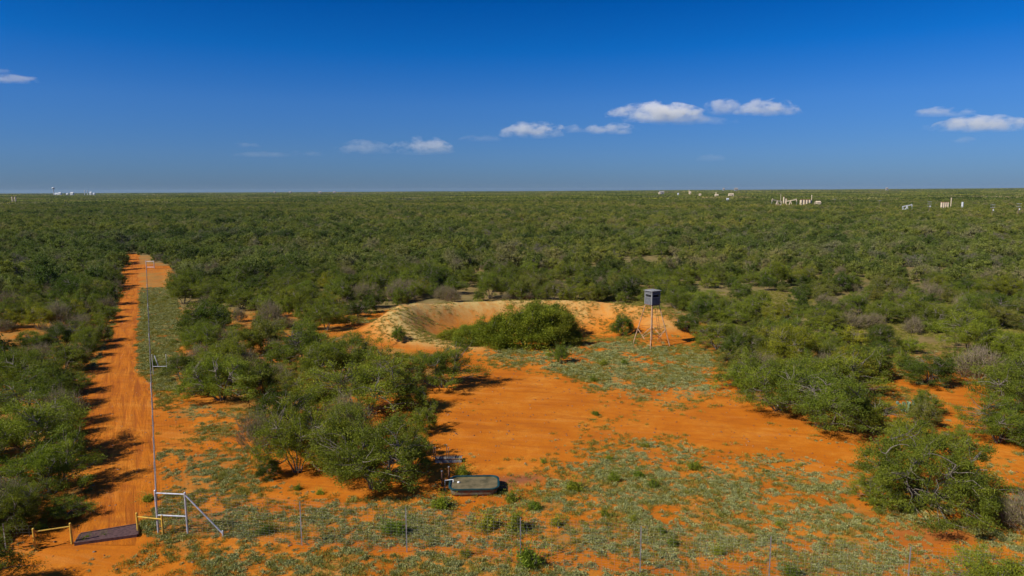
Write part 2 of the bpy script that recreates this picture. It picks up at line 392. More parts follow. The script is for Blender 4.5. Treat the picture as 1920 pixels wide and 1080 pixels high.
pale = np.exp(-((rp - 1.0) / np.where(rp > 1, .17, .24)) ** 2) * (.55 + .45 * sstep(-.9, .3, -u)) * np.maximum(sstep(.15, .8, z), sstep(.15, .5, -u))
pale = np.maximum(pale, .75 * np.exp(-((rp - .85) / .2) ** 2) * np.exp(-((u - .38) / .13) ** 2) * (v > -.3))
pale = np.maximum(pale, .55 * np.exp(-((rp - 1.0) / .06) ** 2) * (v > 0))
browner = np.zeros(len(x))  # oval patches where the soil colour shifts to a deeper brown
for wx, wy, sx, sy in ((960, 902, 1.6, .55), (985, 897, 1.2, .5), (940, 912, .9, .5)):
    p = at(wx, wy); browner = np.maximum(browner, np.exp(-((x - p[0]) / sx) ** 2 - ((y - p[1]) / sy) ** 2))
p = at(1740, 1000); browner = np.maximum(browner, .45 * np.exp(-(((x - p[0]) / 2.6) ** 2 + ((y - p[1]) / 1.2) ** 2) ** 2))
p = at(380, 968); browner = np.maximum(browner, .3 * np.exp(-(((x - p[0]) / 1.6) ** 2 + ((y - p[1]) / .8) ** 2) ** 2))
bk = .8 * sstep(98, 106, y) * (rp > 1.28)
for nm, val in (('veg', cover(x, y)), ('pale', pale), ('browner', browner * .9), ('far', np.maximum(bk * (y < 300) * ~in_poly(np.stack([x, y], 1), OPEN), np.maximum(sstep(170, 330, np.hypot(x, y)), .85 * sstep(76, 96, np.hypot(x, y)) * sstep(12, 30, x - 0 * y) * (rp > 1.35))))):
    a = gm.attributes.new(nm, 'FLOAT', 'POINT'); a.data.foreach_set('value', np.asarray(val, np.float32))

def ribbon(name, L, Rr, step, across, material, lift):
    L, Rr = np.array(L), np.array(Rr); c = (L + Rr) / 2
    s = np.concatenate([[0], np.cumsum(np.hypot(*np.diff(c, axis=0).T))]); n = int(s[-1] / step) + 1
    t = np.linspace(0, s[-1], n)
    l = np.stack([np.interp(t, s, L[:, 0]), np.interp(t, s, L[:, 1])], 1); r = np.stack([np.interp(t, s, Rr[:, 0]), np.interp(t, s, Rr[:, 1])], 1)
    wd = (r - l); w = np.linalg.norm(wd, axis=1, keepdims=True)
    l = l + wd / w * (fbm(t * .8, t * 0, 91, 4) - .5)[:, None] * np.minimum(w * .35, 1.3); r = r + wd / w * (fbm(t * .8, t * 0, 95, 4) - .5)[:, None] * np.minimum(w * .35, 1.3)
    f = np.linspace(0, 1, across)
    P = l[:, None, :] * (1 - f)[None, :, None] + r[:, None, :] * f[None, :, None]; P = P.reshape(-1, 2)
    ed = np.tile(np.where((np.arange(across) == 0) | (np.arange(across) == across - 1), -.03, 0), n)
    V = np.stack([P[:, 0], P[:, 1], interp_ground(P[:, 0], P[:, 1]) + lift + ed], 1)
    i = (np.arange(n - 1)[:, None] * across + np.arange(across - 1)[None, :]).ravel()
    return link(name, mesh_np(name, V, np.stack([i, i + 1, i + across + 1, i + across], 1), material, smooth=True))
def interp_ground(px_, py_):                                  # height of the ground MESH, so a sheet laid on it never dips under
    ix = np.clip(np.searchsorted(gx, px_) - 1, 0, nx - 2); iy = np.clip(np.searchsorted(gy, py_) - 1, 0, ny - 2)
    fx = (px_ - gx[ix]) / (gx[ix + 1] - gx[ix]); fy = (py_ - gy[iy]) / (gy[iy + 1] - gy[iy])
    Z = z.reshape(ny, nx)
    return (Z[iy, ix] * (1 - fx) + Z[iy, ix + 1] * fx) * (1 - fy) + (Z[iy + 1, ix] * (1 - fx) + Z[iy + 1, ix + 1] * fx) * fy
road = ribbon('dirt_road', rl, rr, .45, 16, M['road'], .022)
tag(road, kind='structure')
# the cross track that leaves the far gate to the right
tag(ribbon('dirt_track', [at(262, 497)[:2], at(300, 499)[:2], at(322, 500)[:2]], [at(262, 506)[:2], at(300, 504)[:2], at(322, 503)[:2]], 1.0, 5, M['road'], .04), kind='structure')

# ------------------------------------------------------------------ plants
def leaves(rng, C, D, L, W):
    """diamond leaf sprays: centres C, directions D"""
    n = len(C); D = D / (np.linalg.norm(D, axis=1, keepdims=True) + 1e-9)
    q = rng.normal(size=(n, 3)); S = np.cross(D, q); S /= (np.linalg.norm(S, axis=1, keepdims=True) + 1e-9)
    L = (L * rng.uniform(.6, 1.4, n))[:, None]; W = (W * rng.uniform(.6, 1.4, n))[:, None]
    V = np.stack([C - D * L / 2, C + S * W / 2, C + D * L / 2, C - S * W / 2], 1).reshape(-1, 3)
    return V, np.arange(4 * n).reshape(-1, 4)
def tubes(lines, sides=4):
    V, F, n = [], [], 0
    ca = np.cos(np.arange(sides) * 2 * np.pi / sides); sa = np.sin(np.arange(sides) * 2 * np.pi / sides)
    for P, r in lines:
        P = np.asarray(P, float); m = len(P)
        T = np.gradient(P, axis=0); T /= (np.linalg.norm(T, axis=1, keepdims=True) + 1e-9)
        ref = np.array([.3, .2, 1.0]) if abs(T[0][2]) < .9 else np.array([1.0, .1, 0])
        A = np.cross(T, ref); A /= (np.linalg.norm(A, axis=1, keepdims=True) + 1e-9); B = np.cross(T, A)
        r = np.linspace(r[0], r[1], m)[:, None, None]
        V.append((P[:, None, :] + r * (A[:, None, :] * ca[None, :, None] + B[:, None, :] * sa[None, :, None])).reshape(-1, 3))
        k = np.arange(sides); base = n + (np.arange(m - 1) * sides)[:, None]
        F.append(np.stack([base + k, base + (k + 1) % sides, base + sides + (k + 1) % sides, base + sides + k], 2).reshape(-1, 4))
        n += m * sides
    return np.concatenate(V), np.concatenate(F)
def curve(rng, a, b, m=5, wob=.12, sag=0):
    a, b = np.array(a, float), np.array(b, float); t = np.linspace(0, 1, m)[:, None]
    L = np.linalg.norm(b - a); P = a + (b - a) * t
    P += rng.normal(size=3) * wob * L * np.sin(np.pi * t) + np.array([0, 0, sag * L]) * np.sin(np.pi * t)
    P[1:-1] += rng.normal(size=(m - 2, 3)) * wob * L * .25
    return P
def plant(seed, W=6, H=4.2, base=.9, nclump=90, nleaf=16000, leaf=(.17, .06), stems=4, low=-.15, bare=.0, ntwig=120, twig_r=.012, clump_r=.42, lump=.28, upright=0, fill=.45):
    """returns wood (V,F) and foliage (V,F,tint) of one shrub or tree, standing on the origin"""
    rng = np.random.default_rng(seed)
    ph = rng.uniform(0, 6.28, 6); am = rng.uniform(.3, 1, 6) * lump
    C = []
    while len(C) < nclump:
        d = rng.normal(size=3); d /= np.linalg.norm(d)
        if d[2] < low: continue
        a = math.atan2(d[1], d[0])
        s = 1 + am[0] * math.cos(a * 2 + ph[0]) + am[1] * math.cos(a * 3 + ph[1]) + am[2] * .7 * math.cos(a * 5 + ph[2]) * (1 - abs(d[2])) + am[3] * math.cos(d[2] * 5 + a + ph[3]) * .6
        r = s * rng.uniform(fill, 1) ** .6 * .86
        C.append((d[0] * r * W / 2, d[1] * r * W / 2, base + max(d[2] * r, low * .7) * (H - base) * (1 - .0)))
    C = np.array(C); C[:, 2] = np.maximum(C[:, 2], .22)
    lines = []
    # limbs
    limbs = []
    for k in range(stems):
        a = 2 * math.pi * (k + rng.uniform(-.3, .3)) / stems; rad = W / 2 * rng.uniform(.35, .6)
        e = np.array([math.cos(a) * rad, math.sin(a) * rad, H * rng.uniform(.5, .72)])
        b0 = np.array([math.cos(a) * .12, math.sin(a) * .12, -.15])
        P = curve(rng, b0, e, 8, .08, -.0); limbs.append(P); lines.append((P, (.024 * H * rng.uniform(.6, 1), .007 * H)))
    LP = np.concatenate([l[2:] for l in limbs])
    for c in C:
        dd = np.linalg.norm(LP - c, axis=1) + np.maximum(0, LP[:, 2] - c[2]) * 2
        s0 = LP[dd.argmin()]
        lines.append((curve(rng, s0, c, 5, .1, .03), (.0065 * H, .0025 * H)))
    for k in range(ntwig):
        c = C[rng.integers(len(C))]; d = c - np.array([0, 0, base * .3]); d = d / (np.linalg.norm(d) + 1e-6) + rng.normal(size=3) * .45 + np.array([0, 0, .2 + upright])
        d /= np.linalg.norm(d); l = rng.uniform(.4, 1.0) * clump_r * 2.3
        s0 = c - d * l * .35 + rng.normal(size=3) * clump_r * .3
        if s0[2] < .1: continue
        lines.append((curve(rng, s0, s0 + d * l, 4, .08), (twig_r, twig_r * .4)))
    WV, WF = tubes(lines, 4)
    # leaves
    keep = rng.random(len(C)) >= bare; CC = C[keep] if keep.any() else C[:1]
    wgt = rng.uniform(.5, 1.5, len(CC)); idx = rng.choice(len(CC), nleaf, p=wgt / wgt.sum())
    cr = clump_r * rng.uniform(.65, 1.45, len(CC)) * W / 6
    g = rng.normal(size=(nleaf, 3)); g /= np.linalg.norm(g, axis=1, keepdims=True); g *= (rng.random(nleaf) ** .45)[:, None]
    out = CC[idx] / np.array([W / 2, W / 2, H]); out /= (np.linalg.norm(out, axis=1, keepdims=True) + 1e-6)
    P = CC[idx] + g * cr[idx][:, None] * np.array([1.25, 1.25, .72]) * np.array([1, 1, 1 + upright])
    sp = rng.random(nleaf) < .24; P[sp] += out[sp] * (rng.random(sp.sum())[:, None] ** 2) * clump_r * 1.5 + rng.normal(size=(sp.sum(), 3)) * clump_r * .35
    P[:, 2] = np.maximum(P[:, 2], .06)
    D = out * .8 + rng.normal(size=(nleaf, 3)) * .75 + np.array([0, 0, -.15 + upright])
    V, F = leaves(rng, P, D, leaf[0], leaf[1])
    sx = W / 2 / np.percentile(np.hypot(V[:, 0], V[:, 1]), 99); sz_ = H / np.percentile(V[:, 2], 99.6)
    V *= (sx, sx, sz_); WV *= (sx, sx, sz_)
    ct = rng.uniform(-.22, .22, len(CC))
    tint = .45 + ct[idx] + rng.normal(size=nleaf) * .14
    return (WV, WF), (V, F, tint)
def proto(seed, wood='bark', leafm='leaf', **k):
    (WV, WF), (V, F, t) = plant(seed, **k)
    return mesh_np('trunk', WV, WF, M[wood], smooth=True), mesh_np('crown', V, F, M[leafm], tint=t), k.get('W', 6), k.get('H', 4.2)
def proto_joined(seed, wood='twigfar', leafm='leaf_far', **k):
    (WV, WF), (V, F, t) = plant(seed, **k)
    me = mesh_np('brush', np.concatenate([WV, V]), np.concatenate([WF, F + len(WV)]), [M[wood], M[leafm]], np.r_[np.zeros(len(WF)), np.ones(len(F))], np.r_[np.zeros(len(WF)), t])
    return me, k.get('W', 6), k.get('H', 4.2)

TREES = [proto(11 + i, W=6.4, H=4.4, base=1.5, nclump=190, nleaf=36000, leaf=(.125, .035), stems=4 + i % 2, low=-.25, ntwig=260, twig_r=.010, clump_r=.33, lump=.32, fill=.3) for i in range(5)]
SHRUBS = [proto(31 + i, W=4.4, H=2.9, base=.9, nclump=115, nleaf=18000, leaf=(.125, .037), stems=6, low=-.32, ntwig=170, twig_r=.009, clump_r=.36, lump=.30, fill=.3) for i in range(5)]
BARES = [proto(51 + i, wood='twig', W=4.0, H=2.6, base=.8, nclump=90, nleaf=2600, leaf=(.12, .045), stems=9, low=-.2, ntwig=900, twig_r=.011, clump_r=.55, lump=.2, bare=.45, upright=.7, fill=.3) for i in range(3)]
DENSE = [proto(61 + i, W=6, H=4.8, base=1.4, nclump=120, nleaf=36000, leaf=(.19, .055), stems=6, low=-.42, ntwig=30, twig_r=.01, clump_r=.5, lump=.14, upright=.4, fill=.5) for i in range(2)]
WEEDS = [proto(71 + i, W=1.3, H=.8, base=.15, nclump=34, nleaf=2600, leaf=(.13, .035), stems=7, low=0.0, ntwig=30, twig_r=.005, clump_r=.62, lump=.25, upright=.7, fill=.2) for i in range(4)]

BIG = [proto(90, W=9, H=4.8, base=1.5, nclump=230, nleaf=62000, leaf=(.13, .034), stems=7, low=-.3, ntwig=420, twig_r=.010, clump_r=.27, lump=.2, fill=.3)]
OPENS = [proto(81 + i, W=7.2, H=4.6, base=1.7, nclump=190, nleaf=32000, leaf=(.13, .036), stems=5, low=-.25, ntwig=420, twig_r=.012, clump_r=.34, lump=.34, fill=.25) for i in range(3)]
counts = {'open': 0}
def put(kind, protos, name, cat, x_, y_, w, h, rng, colour, label, group=None, parts=('trunk', 'crown'), lean=0, rot=None):
    tm, cm, W, H = protos[rng.randrange(len(protos))]
    t = thing(name, label, cat, (x_, y_, tz(x_, y_) - .03), rng.uniform(0, 6.28) if rot is None else rot, group)
    t.scale = (w / W, w / W * rng.uniform(.9, 1.1), h / H)
    a = link(parts[0], tm, t); b = link(parts[1], cm, t)
    b.color = (*colour, 1)
    counts[kind] = counts.get(kind, 0) + 1
    return t
COLS = {'bright': (1.15, 1.12, .95), 'dark': (.50, .60, .55), 'mid': (.88, .92, .88), 'greyish': (1.15, 1.0, 1.75), 'yellow': (1.5, 1.25, .9)}
def jit(c, rng): k = rng.uniform(.9, 1.1); return tuple(q * k * rng.uniform(.95, 1.05) for q in c)

HAND = []
def hand(px_, py_, wpx, top, kind, tone, label):
    """px_,py_: where it meets the ground in the photo; wpx: its width; top: where its crown ends"""
    HAND.append((px_, py_, wpx, top, kind, tone, label))
hand(558, 885, 155, 735, 'open', 'bright', 'tall feathery mesquite forming the left end of the thicket behind the front fence')
hand(700, 915, 215, 775, 'tree', 'mid', 'wide mesquite nearest the green trough, low limbs sweeping over the orange soil')
hand(645, 850, 150, 745, 'open', 'bright', 'bright green mesquite in the middle of the clump left of the water trough')
hand(775, 880, 90, 810, 'shrub', 'mid', 'small leafy shrub under the mesquite just left of the rusty trough posts')
hand(505, 895, 60, 850, 'shrub', 'dark', 'low dark shrub at the left foot of the mesquite clump by the fence')
hand(688, 778, 190, 655, 'open', 'bright', 'spreading mesquite whose long shadow lies on the bare orange clearing')
hand(775, 768, 95, 712, 'shrub', 'mid', 'shrub under the right side of the spreading mesquite, at the clearing edge')
hand(600, 772, 95, 708, 'shrub', 'bright', 'rounded bright shrub at the left side of the spreading mesquite')
hand(830, 726, 160, 630, 'tree', 'mid', 'round mesquite on the clearing edge below the pond rim, shadow to its right')
hand(732, 722, 130, 634, 'tree', 'bright', 'upright mesquite just left of the round one on the clearing edge')
hand(655, 700, 120, 622, 'tree', 'mid', 'mesquite below the left end of the pond rim')
hand(575, 690, 135, 596, 'tree', 'mid', 'airy grey limbed mesquite left of the pond rim')
hand(565, 742, 110, 680, 'open', 'bright', 'airy mesquite filling the gap left of the spreading mesquite')
hand(608, 712, 115, 636, 'tree', 'bright', 'mesquite rising behind the gap left of the spreading mesquite')
hand(528, 692, 95, 632, 'shrub', 'mid', 'shrub between the broad fence mesquite and the pond rim trees')
hand(500, 655, 90, 590, 'shrub', 'greyish', 'greyish shrub in the brush between the fence strip and the pond rim')
hand(415, 750, 165, 655, 'tree', 'bright', 'single broad mesquite beside the wire fence, right of the grassy strip')
hand(455, 700, 90, 650, 'bare', 'greyish', 'grey twiggy bush behind the broad mesquite by the wire fence')
hand(520, 720, 75, 680, 'bare', 'greyish', 'leafless grey bush between the broad mesquite and the central thicket')
hand(390, 630, 110, 560, 'shrub', 'dark', 'dark shrub on the right side of the grassy fence strip')
hand(1744, 950, 285, 790, 'big', 'mid', 'large open mesquite standing alone on the right of the foreground, limbs showing')
hand(1650, 948, 95, 880, 'shrub', 'bright', 'low leafy skirt shrub at the left foot of the large lone mesquite')
hand(1890, 1150, 230, 1004, 'tree', 'bright', 'mesquite crown cut off by the bottom right corner')
hand(1460, 770, 170, 668, 'tree', 'mid', 'broad mesquite at the front of the thicket right of the blind')
hand(1550, 805, 170, 690, 'tree', 'mid', 'dark bellied mesquite on the lower edge of the right thicket')
hand(1560, 745, 190, 640, 'tree', 'bright', 'tall mesquite behind the front row of the right thicket')
hand(1630, 808, 120, 730, 'tree', 'bright', 'yellow green mesquite at the right end of the thicket edge')
hand(1400, 722, 110, 655, 'shrub', 'mid', 'rounded shrub where the clearing narrows right of the blind')
hand(1345, 655, 110, 590, 'tree', 'bright', 'bushy mesquite just right of the hunting blind')
hand(1380, 690, 80, 645, 'shrub', 'greyish', 'grey green shrub beside the pale path right of the blind')
hand(1290, 615, 70, 580, 'shrub', 'dark', 'dark shrub on the right end of the pond rim')
hand(1735, 775, 70, 728, 'shrub', 'mid', 'small shrub beside the blue green cactus on orange soil')
hand(1870, 830, 130, 735, 'tree', 'mid', 'leafy mesquite at the right edge above the lone foreground mesquite')
hand(1700, 832, 90, 780, 'shrub', 'bright', 'low bushy shrub on orange soil behind the large lone mesquite')
hand(1790, 842, 90, 795, 'shrub', 'bright', 'spreading low shrub touching the back of the large lone mesquite')
hand(1835, 712, 130, 650, 'bare', 'greyish', 'big bleached leafless bush with a fan of grey branches at the right')
hand(1740, 720, 120, 655, 'tree', 'dark', 'dark trunked mesquite left of the bleached leafless bush')
hand(1690, 572, 38, 536, 'bare', 'greyish', 'small round purple grey leafless bush far right in the brush')
hand(1900, 720, 90, 650, 'tree', 'mid', 'mesquite cut by the right edge beside the bleached bush')
hand(95, 925, 190, 800, 'tree', 'bright', 'large mesquite left of the road casting broken shadow across the sand')
hand(40, 995, 120, 895, 'tree', 'mid', 'dark mesquite in the lower left corner above the fence')
hand(125, 968, 95, 925, 'shrub', 'bright', 'low bright green bush at the road edge above the cattle guard')
hand(70, 860, 210, 730, 'tree', 'bright', 'broad mesquite hanging over the left road edge, second above the cattle guard')
hand(135, 875, 80, 800, 'shrub', 'mid', 'shrub on the left road edge between two broad mesquites')
hand(60, 780, 170, 690, 'tree', 'mid', 'mesquite below the side turning on the left of the road')
hand(120, 700, 100, 640, 'shrub', 'mid', 'rounded shrub at the upper lip of the side turning left of the road')
hand(-100, 1130, 240, 975, 'tree', 'mid', 'mesquite outside the lower left corner whose shadow crosses the dirt')
hand(-60, 930, 180, 790, 'tree', 'mid', 'mesquite cut by the left edge of the picture')
hand(212, 572, 46, 528, 'shrub', 'dark', 'dark shrub on the left road verge whose shadow crosses the road far up')
hand(196, 640, 42, 600, 'shrub', 'mid', 'shrub on the left road verge above the side turning')
hand(222, 538, 36, 505, 'shrub', 'mid', 'farthest shrub crowding the left verge below the far gate')
# shrubs in the pond
hand(985, 648, 125, 562, 'dense', 'bright', 'tall dense dark green bush in the middle of the pond bowl')
hand(1045, 646, 85, 578, 'dense', 'bright', 'dense green bush at the right side of the pond bowl clump')
hand(925, 648, 90, 588, 'dense', 'bright', 'dense green bush left of the tall one in the pond bowl')
hand(1015, 632, 120, 564, 'dense', 'mid', 'dense green bush behind the tall one in the pond bowl')
hand(880, 645, 70, 606, 'dense', 'bright', 'low dense green bush toward the left end of the pond bowl clump')
hand(842, 637, 50, 615, 'dense', 'yellow', 'lowest yellow green bush trailing left in the pond bowl')
hand(1072, 647, 45, 610, 'dense', 'mid', 'small dense bush closing the right end of the pond bowl clump')
KN = {'tree': (TREES, 'mesquite_tree', 'tree', ('trunk', 'crown')), 'open': (OPENS, 'mesquite_tree', 'tree', ('trunk', 'crown')), 'big': (BIG, 'mesquite_tree', 'tree', ('trunk', 'crown')), 'shrub': (SHRUBS, 'green_shrub', 'shrub', ('stems', 'foliage')),
      'bare': (BARES, 'bare_shrub', 'shrub', ('stems', 'foliage')), 'dense': (DENSE, 'dense_bush', 'bush', ('stems', 'foliage'))}
rng0 = random.Random(5)
placed = []
for px_, py_, wpx, top, kind, tone, label in HAND:
    P = at(px_, py_, tz(*at(px_, py_)[:2])); dep = to_px(P)[1][0]
    w = wpx / FPX * dep * 1.1
    zt = at_d(px_, top, P[1] + .16 * w)[2]; h = max(zt - P[2], .5)
    pr, nm, cat, parts = KN[kind]
    grp = {'dense': 'bushes crowding the pond bowl', 'open': 'mesquites round the clearing and road', 'big': 'mesquites round the clearing and road', 'tree': 'mesquites round the clearing and road', 'shrub': 'shrubs round the clearing and road', 'bare': 'leafless bushes in the brush'}[kind]
    put(kind, pr, nm, cat, P[0], P[1], w, h, rng0, jit(COLS[tone], rng0), label, grp, parts)
    placed.append((P[0], P[1], w / 2))

# scattered brush
def jgrid(x0, x1, y0, y1, s, rng, j=.85):
    xs = np.arange(x0, x1, s); ys = np.arange(y0, y1, s); A, B = np.meshgrid(xs, ys)
    A = A + (np.arange(len(ys)) % 2)[:, None] * s / 2
    return (A + rng.uniform(-.5, .5, A.shape) * s * j).ravel(), (B + rng.uniform(-.5, .5, B.shape) * s * j).ravel()
NR = np.random.default_rng(77)
bx, by = jgrid(-1250, 1250, 24, 1150, 3.15, NR)
d = np.hypot(bx, by)
ok = (np.abs(bx) < by * .86 + 22) & (d < 1120)
bx, by, d = bx[ok], by[ok], d[ok]
dens = fbm(bx * .035, by * .035, 101, 3)
keep = NR.random(len(bx)) < np.where(d < 160, .90, .94) * (0.55 + .45 * sstep(.30, .46, dens))
P2 = np.stack([bx, by], 1)
keep &= ~in_poly(P2, OPEN) & ~in_poly(P2, OPEN2)
CLUMP = gpoly([(640, 622), (900, 650), (905, 700), (870, 760), (800, 810), (480, 800), (480, 770), (520, 690), (600, 690)])
keep &= ~in_poly(P2, CLUMP) & ~((by < 31) & (bx > -26)) & ~(d < 29)
keep &= ~((fbm(bx * .055, by * .075, 171, 2) < .36) & (bx > -10) & (d > 88) & (d < 420))
sp = in_poly(P2, SPARSE); keep &= ~(sp & (NR.random(len(bx)) > .22))
rd = np.sqrt(((bx - PX) / PA) ** 2 + ((by - PY) / PB) ** 2); keep &= rd > 1.3
for hx, hy, hr in placed: keep &= np.hypot(bx - hx, by - hy) > max(1.0, hr * .62)
bx, by, d, dens = bx[keep], by[keep], d[keep], dens[keep]
WELLS = [at_d(1700, 400, 522)[:2]]
for wx, wy in WELLS: q_ = ((bx - wx) / 15) ** 2 + ((by - wy) / 26) ** 2 > 1; bx, by, d, dens = bx[q_], by[q_], d[q_], dens[q_]
sz = NR.uniform(.50, 1.08, len(bx)) ** 1 * (.85 + .4 * fbm(bx * .02, by * .02, 111, 2))
kk = NR.random(len(bx)); species = np.where(kk < .44, 0, np.where(kk < .91, 1, 2))
greyzone = fbm(bx * .03, by * .03, 131, 2); species = np.where((greyzone > .56) & (NR.random(len(bx)) < .15), 2, species)
tonev = fbm(bx * .045, by * .045, 141, 2) * .6 + NR.random(len(bx)) * .45
order = np.argsort(d)
ppx, _ = to_px(np.stack([bx, by, np.full(len(bx), 2.0)], 1))
inview = (ppx[:, 0] > -60) & (ppx[:, 0] < 1980) & (ppx[:, 1] < 1140)
LIM = {0: 285 - counts['tree'] - counts['open'], 1: 290 - counts['shrub'], 2: 150 - counts['bare']}
got = {0: 0, 1: 0, 2: 0}
indiv = np.zeros(len(bx), bool)
for i in order:
    s_ = int(species[i])
    if not inview[i]:
        continue
    if got[s_] < LIM[s_] and d[i] < 175: got[s_] += 1; indiv[i] = True
FX = lambda yy: -18.9 - .534 * (yy - 34.2)                    # the wire fence along the road
def zone(x_, y_):
    f = FX(y_)
    if x_ < f + 1: z_ = 'left of the dirt road'; 
    elif y_ > 97 and x_ < -19 : z_ = 'right of the fence strip'
    elif x_ < -19: z_ = 'between fence strip and pond rim'
    elif y_ > 97 and x_ < 22: z_ = 'behind the pond rim'
    elif x_ < 45 and y_ > 80: z_ = 'behind the blind'
    elif x_ < 30: z_ = 'right of the clearing'
    else: z_ = 'toward the right edge'
    b = 'foreground' if y_ < 62 else 'near' if y_ < 85 else 'middle distance' if y_ < 112 else 'farther back'
    return z_, b
items = []
for i in np.where(indiv)[0]:
    s_ = int(species[i]); k = ('tree', 'shrub', 'bare')[s_]
    tv = tonev[i]
    tone = 'greyish' if (tv < .30) else 'dark' if tv < .44 else 'mid' if tv < .62 else 'bright' if tv < .80 else 'yellow'
    if s_ == 2: tone = 'greyish'
    w = {0: 5.9, 1: 4.5, 2: 4.0}[s_] * sz[i]; h = {0: 3.9, 1: 2.9, 2: 2.6}[s_] * sz[i] * random.Random(int(i)).uniform(.72, 1.18)
    zn, bd = zone(bx[i], by[i])
    size = 'large' if sz[i] > .95 else 'small' if sz[i] < .76 else 'medium'
    tw = {'greyish': 'grey green', 'dark': 'dark green', 'mid': 'mid green', 'bright': 'bright green', 'yellow': 'yellowish green'}[tone]
    base_l = f"{size} {tw} {'mesquite' if s_ == 0 else 'shrub'}" if s_ < 2 else f"{size} grey leafless bush"
    items.append([f"{base_l} {zn}, {bd}", i, k, tone, w, h, zn])
from collections import defaultdict
bylab = defaultdict(list)
for it in items: bylab[it[0]].append(it)
ORD = ['leftmost', 'second from left', 'third from left', 'fourth from left', 'fifth from left', 'sixth from left', 'seventh from left', 'eighth from left', 'ninth from left', 'tenth from left', 'eleventh from left', 'twelfth from left', 'thirteenth from left', 'fourteenth from left', 'fifteenth from left', 'sixteenth from left', 'seventeenth from left', 'eighteenth from left']
for lb, L_ in bylab.items():
    if 1 < len(L_) <= 19:
        L_.sort(key=lambda t: ppx[t[1], 0])
        for q, t in enumerate(L_): t[0] = lb + ', ' + (ORD[q] if q < len(L_) - 1 else 'rightmost')
rng1 = random.Random(9)
for lb, i, k, tone, w, h, zn in items:
    pr, nm, cat, parts = KN[k]
    put(k, pr, nm, cat, float(bx[i]), float(by[i]), w, h, rng1, jit(COLS[tone], rng1), lb, {'tree': 'mesquites ', 'shrub': 'shrubs ', 'bare': 'leafless bushes '}[k] + zn, parts)

# ---- masses nobody could count: instanced on points
def scatter_object(name, P, rot, scl, kidx, protos, label=None, cat=None):
    me = bpy.data.meshes.new(name); me.vertices.add(len(P)); me.vertices.foreach_set('co', np.asarray(P, np.float32).ravel())
    for nm, ty, val in (('rot', 'FLOAT_VECTOR', rot), ('scl', 'FLOAT_VECTOR', scl)):
        a = me.attributes.new(nm, ty, 'POINT'); a.data.foreach_set('vector', np.asarray(val, np.float32).ravel())
    a = me.attributes.new('kidx', 'INT', 'POINT'); a.data.foreach_set('value', np.asarray(kidx, np.int32))
    me.update()
    ob = link(name, me); tag(ob, label, cat, None, 'stuff')
    ng = bpy.data.node_groups.new(name, 'GeometryNodeTree')
    ng.interface.new_socket('Geometry', in_out='INPUT', socket_type='NodeSocketGeometry'); ng.interface.new_socket('Geometry', in_out='OUTPUT', socket_type='NodeSocketGeometry')
    gi = ng.nodes.new('NodeGroupInput'); go = ng.nodes.new('NodeGroupOutput'); jn = ng.nodes.new('GeometryNodeJoinGeometry')
    def na(n_, t_):
        q = ng.nodes.new('GeometryNodeInputNamedAttribute'); q.data_type = t_; q.inputs['Name'].default_value = n_; return q.outputs['Attribute']
    r_, s_, k_ = na('rot', 'FLOAT_VECTOR'), na('scl', 'FLOAT_VECTOR'), na('kidx', 'INT')
    for k, pm in enumerate(protos):
        po = bpy.data.objects.new(name + '_source', pm)        # never linked to the scene: only its mesh is used
        oi = ng.nodes.new('GeometryNodeObjectInfo'); oi.inputs['Object'].default_value = po; oi.inputs['As Instance'].default_value = True
        cp = ng.nodes.new('FunctionNodeCompare'); cp.data_type = 'INT'; cp.operation = 'EQUAL'
        ng.links.new(k_, cp.inputs[2]); cp.inputs[3].default_value = k
        ip = ng.nodes.new('GeometryNodeInstanceOnPoints')
        ng.links.new(gi.outputs[0], ip.inputs['Points']); ng.links.new(cp.outputs[0], ip.inputs['Selection'])
        ng.links.new(oi.outputs['Geometry'], ip.inputs['Instance']); ng.links.new(r_, ip.inputs['Rotation']); ng.links.new(s_, ip.inputs['Scale'])
        ng.links.new(ip.outputs[0], jn.inputs[0])
    ng.links.new(jn.outputs[0], go.inputs[0])
    md = ob.modifiers.new('scatter', 'NODES'); md.node_group = ng
    return ob

FARP = [proto_joined(201 + i, W=6, H=4.0, base=1.2, nclump=60, nleaf=5600, leaf=(.26, .11), stems=3, low=-.3, ntwig=50, twig_r=.02, clump_r=.42, fill=.4) for i in range(4)] + \
       [proto_joined(211 + i, W=4.4, H=2.9, base=.8, nclump=45, nleaf=3800, leaf=(.25, .10), stems=4, low=-.35, ntwig=40, twig_r=.018, clump_r=.45, fill=.4) for i in range(3)] + \
       [proto_joined(221 + i, W=4.0, H=2.6, base=.7, nclump=60, nleaf=700, leaf=(.25, .1), stems=7, low=-.2, ntwig=320, twig_r=.022, clump_r=.5, bare=.4, upright=.6, fill=.3) for i in range(2)]
st = ~indiv
kid = np.where(species[st] == 0, NR.integers(0, 4, st.sum()), np.where(species[st] == 1, NR.integers(4, 7, st.sum()), NR.integers(7, 9, st.sum())))
n = int(st.sum())
sc = sz[st][:, None] * NR.uniform(.8, 1.25, (n, 3)) * np.array([1.08, 1.08, .95]); 
scatter_object('brushland', np.stack([bx[st], by[st], terrain(bx[st], by[st]) - .05], 1), np.stack([np.zeros(n), np.zeros(n), NR.uniform(0, 6.28, n)], 1), sc, kid, [p[0] for p in FARP])

